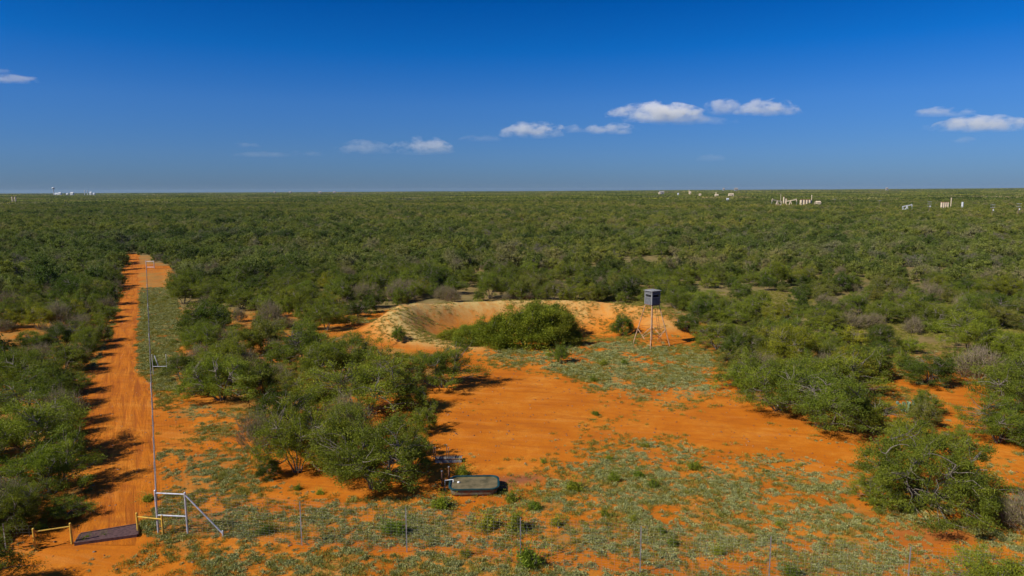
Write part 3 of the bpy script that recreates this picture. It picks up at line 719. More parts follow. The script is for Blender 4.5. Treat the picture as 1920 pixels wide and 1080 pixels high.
def patch(seed, size=90, nb=190):
    rng = np.random.default_rng(seed); V = []; T = []
    for k in range(nb):
        cx, cy = rng.uniform(-size / 2, size / 2, 2); w = rng.uniform(3.5, 6.5); h = w * rng.uniform(.55, .75); q = 62
        g = rng.normal(size=(q, 3)); g /= np.linalg.norm(g, axis=1, keepdims=True); g[:, 2] = np.abs(g[:, 2])
        P = g * np.array([w / 2, w / 2, h * .8]) * rng.uniform(.65, 1.1, (q, 1)) + np.array([cx, cy, h * .15])
        v_, f_ = leaves(rng, P, g * .3 + rng.normal(size=(q, 3)), 1.35, .95); V.append(v_)
        T.append(np.clip(rng.normal(.42, .22) + rng.normal(size=q) * .12, 0, 1))
    V = np.concatenate(V); return mesh_np('brush_patch', V, np.arange(len(V)).reshape(-1, 4), M['leaf_far'], tint=np.concatenate(T))
PT = [patch(301), patch(302), patch(303)]
pp, ps = [], []
for (d0, d1, s_, k) in ((1060, 4200, 82, 1.0), (4100, 14000, 250, 3.1)):
    ax_, ay_ = jgrid(-d1, d1, d0 * .6, d1, s_, NR, .5); dd = np.hypot(ax_, ay_); o_ = (dd > d0) & (dd < d1) & (np.abs(ax_) < ay_ * .9)
    pp.append(np.stack([ax_[o_], ay_[o_], terrain(ax_[o_], ay_[o_]) - .3], 1)); ps.append(np.tile([k, k, 1 + (k - 1) * .25], (o_.sum(), 1)))
pp, ps = np.concatenate(pp), np.concatenate(ps); n = len(pp)
ps[:, 2] *= NR.uniform(.85, 1.25, n)
scatter_object('distant_brushland', pp, np.stack([np.zeros(n), np.zeros(n), NR.uniform(0, 6.28, n)], 1), ps, NR.integers(0, 3, n), PT)

# ---- ground cover
def chip(seed, flat, m):
    rng = np.random.default_rng(seed); P = rng.normal(size=(8, 3)) ; P /= np.linalg.norm(P, axis=1, keepdims=True); P = P * rng.uniform(.6, 1, (8, 1)) * np.array([.05, .04, .03 * flat])
    mb = MB(); k = [(-1, -1, -1), (1, -1, -1), (1, 1, -1), (-1, 1, -1), (-1, -1, 1), (1, -1, 1), (1, 1, 1), (-1, 1, 1)]
    V = np.array(k) * np.array([.05, .035, .022 * flat]) * rng.uniform(.6, 1.2, (8, 3)); F = np.array([(3, 2, 1, 0), (4, 5, 6, 7), (0, 1, 5, 4), (1, 2, 6, 5), (2, 3, 7, 6), (3, 0, 4, 7)])
    return mesh_np('chip', V, F, M[m], tint=np.zeros(6))
def tuft(seed, n, r, h, leaf, m, upright, lumps=5):
    rng = np.random.default_rng(seed)
    c = rng.normal(size=(lumps, 2)) * r * .55; i = rng.integers(0, lumps, n)
    g = rng.normal(size=(n, 3)); g /= np.linalg.norm(g, axis=1, keepdims=True); g[:, 2] = np.abs(g[:, 2]) 
    rr_ = r * rng.uniform(.35, .7, lumps)[i]
    P = np.stack([c[i, 0] + g[:, 0] * rr_, c[i, 1] + g[:, 1] * rr_, g[:, 2] * h * rng.uniform(.4, 1, n)], 1)
    V, F = leaves(rng, P, g + rng.normal(size=(n, 3)) * .5 + np.array([0, 0, upright]), *leaf)
    V[:, 2] = np.maximum(V[:, 2], .0)
    return mesh_np('tuft', V, F, M[m], tint=np.clip(.5 + rng.normal(size=n) * .25, 0, 1))
TUF = [tuft(401 + i, 95, .26, .20, (.10, .05), 'silver', .2) for i in range(4)]
GRA = [tuft(421 + i, 60, .28, .16, (.16, .02), 'grass', .9, 8) for i in range(3)]
def fans(rng, n, y0, y1, slack=1.15):
    yy = np.sqrt(rng.uniform(y0 ** 2, y1 ** 2, n)); xx = rng.uniform(-.76, .76, n) * yy * slack; return xx, yy
cx, cy = fans(NR, 190000, 27, 128); fx_, fy_ = fans(NR, 130000, 27, 48); cx, cy = np.r_[cx, fx_], np.r_[cy, fy_]
cv = cover(cx, cy)
P2 = np.stack([cx, cy], 1)
opn = in_poly(P2, OPEN) | in_poly(P2, SPARSE)
silv = in_poly(P2, SILV) | in_poly(P2, STRIP) | in_poly(P2, STRIP2)
pk = fbm(cx * .9, cy * .9, 151, 3)
k1 = opn & (NR.random(len(cx)) < np.where(silv, cv, .25 * cv + .75 * cv ** 2) * np.where(silv, .95, .50) * sstep(.30, .62, pk + .15 * silv + .9 * (fbm(cx * 2.6, cy * 2.6, 191, 2) - .5)))
n = int(k1.sum())
s1 = NR.uniform(.25, 1.0, n) ** 1.2 * np.where(cv[k1] < .3, .75, 1) * np.where(cy[k1] > 60, 1.2, .80)
scatter_object('ground_cover', np.stack([cx[k1], cy[k1], interp_ground(cx[k1], cy[k1]) - .01], 1), np.stack([np.zeros(n), np.zeros(n), NR.uniform(0, 6.28, n)], 1), np.stack([s1, s1, s1 * NR.uniform(.7, 1.3, n)], 1), NR.integers(0, 4, n), TUF, 'silvery low leafy ground cover in patches over the orange soil')
print('tufts', n)
lx, ly = fans(NR, 13000, 27, 95); P2 = np.stack([lx, ly], 1)
lk = (in_poly(P2, OPEN) | in_poly(P2, YARD) | in_poly(P2, OPEN2)) & (fbm(lx * .6, ly * .6, 181, 3) + NR.random(len(lx)) * .35 > .62); n = int(lk.sum()); s1 = NR.uniform(.4, 1.0, n) ** 2 * 1.4
scatter_object('stones', np.stack([lx[lk], ly[lk], interp_ground(lx[lk], ly[lk]) + .012], 1), np.stack([np.zeros(n), np.zeros(n), NR.uniform(0, 6.28, n)], 1), np.stack([s1, s1, s1], 1), NR.integers(0, 4, n), [chip(501, 1, 'stone'), chip(502, .8, 'wood'), chip(503, .6, 'rust'), chip(504, 1, 'rust')], 'small stones, dung and twigs lying on the bare orange soil')
cx, cy = fans(NR, 190000, 27, 120)
cv = cover(cx, cy); gp = fbm(cx * .3, cy * .3, 161, 3)
P2 = np.stack([cx, cy], 1)
k2 = (in_poly(P2, OPEN) | in_poly(P2, SPARSE)) & (NR.random(len(cx)) < cv * np.where(in_poly(P2, FRONT) & (cy > 30), .62, .95) * sstep(.34, .56, gp + .14 * (cy < 40)))
k2 |= (cx > 8) & (cy > 66) & ~in_poly(P2, BARE) & (NR.random(len(cx)) < .55 * sstep(.35, .6, gp))
rd = np.sqrt(((cx - PX) / PA) ** 2 + ((cy - PY) / PB) ** 2); k2 |= (rd > .8) & (rd < 1.25) & (NR.random(len(cx)) < .5 * sstep(.4, .6, gp))
n = int(k2.sum()); s1 = NR.uniform(.5, 1.2, n)
scatter_object('grass', np.stack([cx[k2], cy[k2], interp_ground(cx[k2], cy[k2]) - .01], 1), np.stack([np.zeros(n), np.zeros(n), NR.uniform(0, 6.28, n)], 1), np.stack([s1, s1, s1], 1), NR.integers(0, 3, n), GRA, 'thin yellow green grass between the silvery plants')
print('grass', n)

# ---- single weeds and bushes in the open
WD = [(822, 952, 52, 925, 'green bush between the trough and the front fence'), (742, 1000, 58, 967, 'round bush behind the wire of the front fence'), (1080, 918, 46, 893, 'bush in the silvery plants right of the trough, widest in its row'),
      (1150, 900, 34, 880, 'upright green weed third right of the trough'), (1196, 895, 32, 873, 'upright green weed beside another on the clearing edge'), (1302, 879, 36, 860, 'yellow green weed on the lower clearing edge'),
      (1226, 914, 30, 892, 'pale feathery weed below the pair on the clearing edge'), (912, 992, 56, 955, 'straggly bush left of the third fence post'), (968, 995, 46, 945, 'tall weed clump behind the third fence post'),
      (997, 1060, 72, 1012, 'broad bush at the foot of the third fence post'), (960, 938, 32, 912, 'green weed at the right end of the water trough'), (1117, 778, 22, 767, 'lone small weed in the middle of the bare clearing'),
      (1211, 838, 20, 827, 'tiny weed alone on the lower clearing'), (1052, 680, 34, 650, 'tall weed between the pond and the clearing'), (1028, 668, 24, 655, 'small weed beside the tall one below the pond'), (1132, 684, 26, 670, 'weed in the silver carpet left of the blind'),
      (1172, 684, 20, 670, 'weed below the legs of the blind'), (1112, 714, 24, 700, 'weed on the lower border of the silver carpet'), (1485, 1080, 44, 1052, 'weed at the bottom edge right of the fifth fence post'), (556, 918, 22, 905, 'tiny green weed left of the mesquite clump'),
      (600, 925, 24, 913, 'small weed under the left mesquite clump'), (281, 938, 36, 922, 'weed at the fence corner post beside the road'), (868, 890, 40, 862, 'bright bush behind the water trough'),
      (1168, 628, 44, 594, 'dark green bush left of the blind legs'), (746, 603, 32, 578, 'lone bush on the left slope of the pond rim'), (897, 582, 36, 564, 'bush on the crest of the pond rim'), (1143, 862, 22, 852, 'small weed on the clearing edge'),
      (1020, 868, 16, 858, 'tiny weed where the browner patch ends'), (1135, 968, 26, 950, 'weed amid silvery plants in the front'), (1260, 1020, 40, 1002, 'spreading weed between the fourth and fifth fence posts'), (1345, 1040, 34, 1020, 'weed left of the fifth fence post'),
      (1460, 985, 22, 974, 'blue green weed on thin cover toward the right'), (872, 1042, 30, 1024, 'weed beside the fence track'), (500, 1000, 42, 975, 'dusky bush right of the diagonal fence brace'), (288, 690, 20, 668, 'dark bush growing through the roadside fence'),
      (322, 545, 24, 528, 'low bush in the fence strip below the far gate'), (440, 948, 26, 935, 'dry pinkish bush right of the corner brace'), (1242, 1000, 26, 984, 'upright weed right of the fourth fence post'), (75, 992, 36, 976, 'weed behind the left yellow railing'),
      (1188, 975, 24, 960, 'weed behind the fourth fence post'), (1040, 985, 34, 962, 'weed clump right of the third fence post'), (1000, 955, 40, 935, 'green clump below the browner soil'), (1240, 583, 16, 574, 'small bush on the pond rim right of the blind'), (655, 880, 60, 858, 'weed under the central thicket')]
rng2 = random.Random(3)
for px_, py_, wpx, top, lb in WD:
    P = at(px_, py_, tz(*at(px_, py_)[:2]))
    if 'pond rim' in lb or 'crest' in lb:                      # these stand on the raised bank
        for q in range(6): P = at(px_, py_, tz(P[0], P[1]))
    dep = to_px(P)[1][0]; w = wpx / FPX * dep; h = max(.25, (py_ - top) / FPX * dep * 1.02)
    dk = 'dark' in lb or 'dusky' in lb
    big = w > 1.9
    c_ = (.75, .9, .8) if dk else (2.6, 1.5, 2.6) if 'pinkish' in lb else rng2.choice([(1.3, 1.25, 1.0), (1.0, 1.1, 1.0), (1.7, 1.5, 1.4)])
    put('weed', SHRUBS if big else WEEDS, 'wild_bush' if big else 'weed', 'bush' if big else 'weed', P[0], P[1], w * 1.4, h * 1.25, rng2, jit(c_, rng2), lb, 'bushes and weeds in the open', ('stems', 'foliage'))

# ------------------------------------------------------------------ deer blind on its tower
def blind():
    c = at(1221, 648); yc = c[1]; zb = at_d(1220, 571.5, yc)[2]; zt = at_d(1220, 545, yc)[2]
    t = thing('hunting_blind', 'grey box hunting blind on four rusty splayed legs beside the pond', 'hunting blind', (c[0], c[1], tz(c[0], c[1])), R(45 - 14))
    S, rf = 1.16, 2.15 / math.sqrt(2); zg = t.location.z; zb -= zg; zt -= zg
    corners = [(-1, -1), (1, -1), (1, 1), (-1, 1)]
    for sx, sy in corners:
        m = MB(); m.bar((sx * rf, sy * rf, -.15), (sx * S * .47, sy * S * .47, zb), .06, .05); m.build('leg', M['tanrust'], t)
    def leg_at(k, z_): f = z_ / zb; a = rf + (S * .47 - rf) * f; return (corners[k][0] * a, corners[k][1] * a, z_)
    for k in range(4):
        m = MB(); m.bar(leg_at(k, zb * .45), leg_at((k + 1) % 4, zb * .45), .016); m.build('cross_bar', M['rust'], t)
        a, b = Vector(leg_at(k, zb * .40)), Vector(leg_at((k + 1) % 4, .05)); a2, b2 = Vector(leg_at((k + 1) % 4, zb * .40)), Vector(leg_at(k, .05))
        m = MB(); m.bar(a, (a * .45 + b * .55), .034); m.bar(a2, (a2 * .45 + b2 * .55), .034); m.build('brace', M['tanrust'], t)
    m = MB(); m.box((0, 0, zb + .05), (S + .06, S + .06, .10)); m.build('platform', M['rust'], t)
    h = zt - zb - .1; z0 = zb + .1
    f = MB()                                                   # wall frame: four walls with slots left open
    s0, s1 = .56 * h, .74 * h                                  # the window slot
    for k in range(4):
        rz = k * math.pi / 2; q = Matrix.Rotation(rz, 3, 'Z')
        def P(x_, z_, y_=-S / 2): return q @ Vector((x_, y_, z_))
        f.box(P(0, z0 + s0 / 2), (S - .12, .04, s0), rz); f.box(P(0, z0 + (s1 + h) / 2), (S - .12, .04, h - s1), rz)
        for sg in (-1, 1): f.box(P(sg * (S / 2 - .10), z0 + (s0 + s1) / 2), (.10, .036, s1 - s0), rz)
    f.build('wall', M['blind'], t)
    m = MB()
    for sx, sy in corners: m.box((sx * S / 2, sy * S / 2, z0 + h / 2), (.10, .10, h))
    m.build('corner_trim', M['blindtrim'], t)
    for k in range(4):
        rz = k * math.pi / 2; q = Matrix.Rotation(rz, 3, 'Z')
        m = MB(); m.box(q @ Vector((0, -S / 2 - .03, z0 + s1 + .05)), (S - .16, .03, .05), rz); m.box(q @ Vector((0, -S / 2 - .03, z0 + s0 - .03)), (S - .16, .03, .05), rz)
        w = m.build('window', M['blindtrim'], t)
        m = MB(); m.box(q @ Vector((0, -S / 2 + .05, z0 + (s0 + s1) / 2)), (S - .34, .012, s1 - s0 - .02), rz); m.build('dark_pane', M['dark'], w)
    m = MB(); m.box((0, 0, z0 + h + .035), (S + .30, S + .30, .05)); m.box((0, 0, z0 + h + .085), (S + .22, S + .22, .05), taper=.8); m.build('roof', M['blindtrim'], t)
    L = MB(); a = Vector((S * .5 + .03, .1, zb)); b = Vector((S * .5 + 1.0, .1, 0))
    for sy in (-.18, .18): L.bar(a + Vector((0, sy, 0)), b + Vector((0, sy, 0)), .016)
    for k in range(1, 15): p_ = a + (b - a) * k / 15; L.bar(p_ + Vector((0, -.18, 0)), p_ + Vector((0, .18, 0)), .013)
    L.build('ladder', M['rust'], t)
    m = MB(); m.bar((0, 0, -.1), (0, 0, zb), .025); m.build('centre_pole', M['rust'], t)
blind()

# ------------------------------------------------------------------ stock tank and old trough
def rrect(hx, hy, r, n=7):
    P = []
    for cx_, cy_, a0 in ((hx - r, hy - r, 0), (-hx + r, hy - r, 90), (-hx + r, -hy + r, 180), (hx - r, -hy + r, 270)):
        for k in range(n + 1): a = R(a0 + 90 * k / n); P.append((cx_ + r * math.cos(a), cy_ + r * math.sin(a)))
    return P
def loft(mb, rings, cap0=False, cap1=False):
    V = []; n = len(rings[0])
    for rg in rings: V += rg
    F = [(j * n + k, j * n + (k + 1) % n, (j + 1) * n + (k + 1) % n, (j + 1) * n + k) for j in range(len(rings) - 1) for k in range(n)]
    if cap0: F.append(tuple(range(n))[::-1])
    if cap1: F.append(tuple(range((len(rings) - 1) * n, len(rings) * n)))
    mb.add(V, F)
def ring3(hx, hy, r, z_): return [(a, b, z_) for a, b in rrect(hx, hy, r * 1.15)]
mw, nt, b_, o_ = mat('murky_water'); cw = objco(nt)
nt.links.new(ramp(nt, noise(nt, 1.8, 5, .6, cw), [(.35, (.09, .075, .03)), (.6, (.18, .14, .065))]), b_.inputs['Base Color'])
b_.inputs['Roughness'].default_value = .12; b_.inputs['Specular IOR Level'].default_value = .12; bump(nt, b_, noise(nt, 9, 3, .5, cw), .08, .01)
M['water'] = mw
c = at(889, 904.5, .5); zt0 = tz(c[0], c[1])
HX, HY = 1.5, 1.0
t = thing('stock_tank', 'dark green plastic stock tank full of murky water on orange soil', 'water trough', (c[0], c[1], zt0 - .02), R(1.5)); t.scale = (1, 1, .82)
m = MB(); loft(m, [ring3(HX * .90, HY * .88, .38, 0), ring3(HX * .925, HY * .91, .4, .2), ring3(HX * .95, HY * .95, .42, .45), ring3(HX * .965, HY * .965, .44, .535)], cap0=True)
m.build('side', M['tankside'], t, True)
m = MB(); loft(m, [ring3(HX * .97, HY * .97, .44, .53), ring3(HX * 1.02, HY * 1.02, .47, .54), ring3(HX * 1.02, HY * 1.02, .47, .625), ring3(HX * .95, HY * .935, .42, .63), ring3(HX * .92, HY * .90, .39, .40), ring3(HX * .90, HY * .87, .37, .05)], cap1=True)
m.build('rim', M['tankgreen'], t, False)
m = MB(); m.add(ring3(HX * .935, HY * .915, .4, .53), [tuple(range(32))]); m.build('water', M['water'], t)
m = MB(); m.lathe((-.95, .12, .53), [(.03, -.03), (.075, 0), (.085, .04), (.06, .08), (.02, .095)], 14); m.build('float', M['white'], t, True)
t2 = thing('water_pipe', 'thin white pipe bent over the left end of the green stock tank', 'pipe', (c[0] - HX - .28, c[1] + .12, zt0), 0); t2.scale = (1, 1, .75)
m = MB(); m.bar((0, 0, -.1), (0, 0, .74), .02); m.build('riser', M['galv'], t2)
m = MB(); m.bar((0, 0, .74), (.5, .05, .78), .025); m.bar((.5, .05, .79), (.5, -.02, .60), .02); m.build('spout', M['white'], t2)
for px_, py_, h_, lb in ((829, 912, .95, 'left one of two dark steel posts standing left of the stock tank'), (842, 905, 1.0, 'right one of two dark steel posts standing left of the stock tank')):
    p = at(px_, py_); q_ = thing('steel_post', lb, 'post', (p[0], p[1], tz(p[0], p[1])), 0, 'short posts by the stock tank')
    m = MB(); m.bar((0, 0, -.2), (0, 0, h_), .045); m.build('shaft', M['rust'], q_)
    m = MB(); m.bar((0, 0, h_ - .005), (0, 0, h_ + .04), .055); m.build('cap', M['wire'], q_)
p = at(841, 866); t = thing('feed_trough', 'long low grey sheet metal trough behind the mesquite, near the stock tank', 'trough', (p[0], p[1], tz(p[0], p[1])), R(3))
m = MB(); m.box((0, -.25, .12), (1.75, .04, .22)); m.box((0, .25, .12), (1.75, .04, .22)); m.box((-.87, 0, .12), (.04, .46, .22)); m.box((.87, 0, .12), (.04, .46, .22)); m.box((0, 0, .05), (1.7, .46, .04)); m.build('body', M['concrete'], t)
for s_ in (-1, 1): m = MB(); m.bar((-.98, s_ * .27, .26), (.98, s_ * .27, .26), .035); m.build('rim_pipe', M['rust'], t)
for px_, h_, lb in ((813, 1.15, 'leftmost thin T post behind the old trough'), (816.5, 1.0, 'second thin post from the left behind the old trough'), (838, 1.2, 'third thin post, above the middle of the old trough'), (841.5, 1.0, 'rightmost thin post beside the old trough')):
    p = at(px_, 866.5); q_ = thing('fence_picket', lb, 'post', (p[0], p[1], tz(p[0], p[1])), 0, 'thin posts round the old trough')
    m = MB(); m.box((0, 0, h_ / 2 - .1), (.045, .012, h_ + .2)); m.box((0, .02, h_ / 2 - .1), (.012, .03, h_ + .2)); m.build('shaft', M['rust'], q_)
    m = MB(); m.box((0, .01, h_ - .02), (.055, .05, .05)); m.build('tip', M['wire'], q_)

# ------------------------------------------------------------------ fences
def gp3(px_, py_): p = at(px_, py_); return Vector((p[0], p[1], tz(p[0], p[1])))
def net(mb, A, B, H=2.4, nh=17, step=.3, r=.0022, dense_low=True):
    A, B = Vector(A), Vector(B); L = (B - A).length
    zs = [H * (k / (nh - 1)) ** 1.15 + .03 for k in range(nh)]; n = max(1, int(L / 4))
    def g(f): p_ = A.lerp(B, f); return Vector((p_.x, p_.y, tz(p_.x, p_.y)))
    for z_ in zs:
        for k in range(n): mb.bar(g(k / n) + Vector((0, 0, z_)), g((k + 1) / n) + Vector((0, 0, z_)), r, n=3)
    for k in range(int(L / step) + 1):
        p_ = g(min(1, k * step / L)); mb.bar(p_ + Vector((0, 0, .03)), p_ + Vector((0, 0, H)), r * .8, n=3)
def post(name, p, h, r, m_, parent, cap=True):
    m = MB(); m.bar(Vector(p) + Vector((0, 0, -.2)), Vector(p) + Vector((0, 0, h)), r, n=10)
    if cap: m.bar(Vector(p) + Vector((0, 0, h)), Vector(p) + Vector((0, 0, h + .03)), r * 1.1, r * .5, n=10)
    return m.build(name, m_, parent, False)
def tpost(p, h, parent, m_='wire'):
    m = MB(); p = Vector(p); m.box(p + Vector((0, 0, h / 2 - .1)), (.05, .012, h + .2)); m.box(p + Vector((0, .02, h / 2 - .1)), (.012, .035, h + .2)); return m.build('post', M[m_], parent)
P1, P2 = gp3(297, 998), gp3(352, 999)
ff = thing('front_fence', 'tall net wire fence on thin steel posts crossing the foreground', 'fence')
tag(ff, None, None, 'deer fences')
post('corner_post', P1, 2.42, .055, M['galv'], ff); post('brace_post', P2, 2.32, .05, M['galv'], ff)
up = lambda p, z_: Vector(p) + Vector((0, 0, z_))
for z_ in (2.22, .98): m = MB(); m.bar(up(P1, z_ + .05), up(P2, z_), .04, n=10); m.build('rail', M['galv'], ff)
P3 = gp3(418, 1003); m = MB(); m.bar(up(P2, 2.2), up(P3, .14), .04, n=10); m.build('diagonal_brace', M['galv'], ff); post('stub_post', P3, .3, .045, M['galv'], ff)
base = [gp3(566, 1021), gp3(763, 1036), gp3(976, 1060), gp3(1200, 1077), gp3(1441, 1098), gp3(1700, 1119), gp3(1985, 1142)]
for k, p in enumerate(base): tpost(p, 2.38, ff, 'wire')
m = MB(); seq = [P1, P2] + base
for a, b in zip(seq[:-1], seq[1:]): net(m, a, b, step=.3, r=.003)
m.build('net_wire', M['wire'], ff)
gl = gp3(11, 1031); gl2 = gp3(-90, 1042); g0 = gp3(66, 1028)
fl = thing('side_fence', 'short piece of net fence at the left edge, ending at the yellow railing', 'fence', (0, 0, 0), 0, 'deer fences')
tpost(gl, 1.5, fl); tpost(gl2, 1.5, fl); m = MB(); net(m, gl2, gl, 1.3, 9); net(m, gl, g0, 1.3, 9); m.build('net_wire', M['wire'], fl)
rf_ = thing('roadside_fence', 'long galvanised net fence running straight away beside the dirt road', 'fence', (0, 0, 0), 0, 'deer fences')
PF = gp3(275, 504); Lr = (PF - P1).length; npst = int(Lr / 4.6)
for k in range(1, npst):
    p_ = P1.lerp(PF, k / npst); p_.z = tz(p_.x, p_.y); post('post', p_, 2.36, .026 if k % 5 else .045, M['wire'] if k % 5 else M['galv'], rf_, False)
m = MB(); net(m, P1, PF, 2.3, 14, .45, .003); m.build('net_wire', M['wire'], rf_)
# side gate half way and the gate at the far end
def frame_gate(name, label, A, B, H, zs, r, cat='gate'):
    t = thing(name, label, cat, tuple(A)); A, B = Vector((0, 0, 0)), Vector(B) - Vector(A)
    post('post', A, H, r, M['galv'], t); post('post', B, H, r, M['galv'], t)
    for z_ in zs: m = MB(); m.bar(up(A, z_), up(B, z_), r * .8, n=8); m.build('rail', M['galv'], t)
    return t
A, B = gp3(284, 703), gp3(314, 703)
g1 = frame_gate('wire_gate', 'thin steel wire gate beside the dark bush halfway along the roadside fence', A + Vector((.2, 0, 0)), B, 2.05, (.85,), .035)
m = MB(); m.bar((.1, .3, 1.9), (.42, .2, .9), .05, n=8); m.build('leaning_pole', M['whitepaint'], g1)
g2 = frame_gate('frame_gate', 'pale steel gate frame where the side track leaves the far road end', gp3(274.5, 504), gp3(289.5, 504), 1.75, (1.72, .35), .07)

def railing(label, a, b, H, z_, grp):
    A, B = gp3(*a), gp3(*b); t = thing('yellow_railing', label, 'railing', tuple(A), 0, grp); B = B - A; A = Vector((0, 0, 0))
    post('post', A, H, .055, M['yellow'], t); post('post', B, H, .055, M['yellow'], t)
    m = MB(); m.bar(up(A, z_), up(B, z_), .035, n=8); m.build('rail', M['yellow'], t)
railing('yellow pipe railing left of the cattle guard', (66, 1028), (135, 1018), 1.15, .98, 'yellow cattle guard wings')
railing('yellow pipe railing right of the cattle guard by the corner post', (259, 997), (306, 1002), 1.12, .92, 'yellow cattle guard wings')
# cattle guard
a, b, c_, d_ = gp3(141, 1020), gp3(258, 1004), gp3(258, 986), gp3(150, 1003)
t = thing('cattle_guard', 'dark brown steel cattle guard grid set across the dirt road', 'cattle guard', tuple(a))
A, B, D = Vector((0, 0, .05)), b - a + Vector((0, 0, .05)), d_ - a + Vector((0, 0, .05)); Cc = c_ - a + Vector((0, 0, .05))
nb = 16; mb = MB()
for k in range(nb + 1):
    f = k / nb; mb.beam(A.lerp(D, f) + Vector((0, 0, .05)), B.lerp(Cc, f) + Vector((0, 0, .05)), .085, .07)
mb.build('bars', M['rustbar'], t)
m = MB(); m.beam(A - Vector((0, .06, 0)), B - Vector((0, .06, 0)), .06, .24); m.beam(D + Vector((0, .06, 0)), Cc + Vector((0, .06, 0)), .06, .24); m.beam(A, D, .08, .2); m.beam(B, Cc, .08, .2); m.build('frame', M['rustbar'], t)
for px_, py_, w, h, lb in ((160, 1010, .95, .42, 'weeds sprouting through the left end of the cattle guard'), (196, 1003, .75, .34, 'weeds sprouting through the middle of the cattle guard')):
    p = at(px_, py_); put('weed', WEEDS, 'weed', 'weed', p[0], p[1], w, h, rng2, (1.1, 1.1, 1), lb, 'bushes and weeds in the open', ('stems', 'foliage'))

# ------------------------------------------------------------------ prickly pear
p = gp3(1710, 772); t = thing('prickly_pear', 'blue green prickly pear cactus clump on orange soil at the right', 'cactus', tuple(p))
rc = random.Random(4)
m = MB()
def pad(mb, c, up_, nrm, w, h):
    up_ = up_.normalized(); s_ = up_.cross(nrm).normalized(); nr = s_.cross(up_).normalized(); P = []; F = []; n = 10
    rings = [(-.5, .25), (-.3, .75), (0, 1), (.3, .85), (.47, .4)]
    for tt, rr_ in rings:
        for k in range(n): a = 2 * math.pi * k / n; P.append(c + up_ * (tt + .5) * h + s_ * math.cos(a) * w / 2 * rr_ + nr * math.sin(a) * .035 * (rr_ * .6 + .4))
    for j in range(4):
        for k in range(n): F.append((j * n + k, j * n + (k + 1) % n, (j + 1) * n + (k + 1) % n, (j + 1) * n + k))
    F += [tuple(range(n))[::-1], tuple(range(4 * n, 5 * n))]; mb.add(P, F)
for k in range(34):
    a = rc.uniform(0, 6.28); r_ = rc.uniform(0, .85); c0 = Vector((math.cos(a) * r_, math.sin(a) * r_ * .8, -.05))
    for lv in range(rc.choice((1, 2, 3, 3))):
        u_ = Vector((rc.uniform(-.5, .5) + c0.x * .3, rc.uniform(-.5, .5), 1)); w_ = rc.uniform(.24, .34); h_ = w_ * 1.25
        pad(m, c0, u_, Vector((rc.uniform(-1, 1), rc.uniform(-1, 1), .2)), w_, h_); c0 = c0 + u_.normalized() * h_ * .9
m.build('pads', M['cactus'], t, True)
m = MB()
for k in range(3): m.bar((.3 * k - .3, .1 * k, -.1), (.28 * k - .25, .1 * k, .22), .07, .05)
m.build('stem', M['bark'], t)

# ------------------------------------------------------------------ far off works
def far_at(px_, d_): p = at_d(px_, 380, d_); return Vector((p[0], d_, tz(p[0], d_)))
def tank(px_, d_, w, h, label, grp=None, m_='cream', top='brick', name='storage_tank', cat='tank', domed=False):
    p = far_at(px_, d_); t = thing(name, label, cat, tuple(p), 0, grp)
    m = MB(); m.lathe((0, 0, 0), [(w / 2, -.5), (w / 2, h)], 20); m.build('shell', M[m_], t)
    m = MB(); pr = [(w / 2 + .06, h), (w / 2 + .06, h + .12), (w * .3, h + .12 + w * (.22 if domed else .07)), (.1, h + .14 + w * (.3 if domed else .1))]; m.lathe((0, 0, 0), pr, 20); m.build('roof', M[top], t)
    return t
def pumpjack(px_, d_, sc_, label, rz=0.0, m_='cream', flip=1):
    p = far_at(px_, d_); t = thing('pump_jack', label, 'pump jack', tuple(p), rz, 'oil well pump jacks'); t.scale = (sc_ * flip, sc_, sc_); mm = M[m_]
    m = MB(); m.box((0, 0, .2), (9, 2.2, .7)); m.build('base', M['concrete'], t)
    m = MB()
    for s_ in (-.9, .9): m.beam((-1.6, s_, .5), (0, s_ * .3, 6.2), .42, .42); m.beam((1.7, s_, .5), (0, s_ * .3, 6.2), .42, .42)
    m.beam((-.8, -.7, 3.2), (-.8, .7, 3.2), .3, .3); m.build('samson_post', mm, t)
    m = MB(); m.beam((-4.2, 0, 5.5), (4.2, 0, 7.1), .5, .75); m.build('walking_beam', mm, t)
    m = MB(); m.beam((4.1, 0, 7.8), (4.75, 0, 6.9), .5, .7); m.beam((4.75, 0, 6.9), (4.7, 0, 5.6), .5, .7); m.build('horse_head', mm, t)
    m = MB(); m.bar((4.95, 0, -.2), (4.95, 0, 5.8), .09); m.build('polished_rod', M['galv'], t)
    m = MB(); m.beam((-4.1, .7, 5.5), (-3.4, .7, 2.2), .28, .28); m.beam((-4.1, -.7, 5.5), (-3.4, -.7, 2.2), .28, .28); m.build('pitman_arm', mm, t)
    m = MB(); m.beam((-2.4, .8, 3.0), (-4.6, .8, 1.5), .35, 1.5); m.beam((-2.4, -.8, 3.0), (-4.6, -.8, 1.5), .35, 1.5); m.build('crank_weight', mm, t)
    m = MB(); m.box((-2.6, 0, 1.5), (1.6, 1.0, 2.0)); m.box((-5.3, 0, 1.3), (1.3, .9, 1.4)); m.build('gearbox', mm, t)
    return t
def stack(px_, d_, h, r, label, m_='cream'):
    p = far_at(px_, d_); t = thing('flare_stack', label, 'stack', tuple(p))
    m = MB(); m.lathe((0, 0, 0), [(r * 1.5, -.5), (r * 1.5, 1.4), (r, 1.8), (r, h)], 14); m.build('pipe', M[m_], t)
    m = MB(); m.lathe((0, 0, 0), [(r * 1.35, h - .5), (r * 1.35, h + .3)], 14); m.build('tip', M[m_], t)
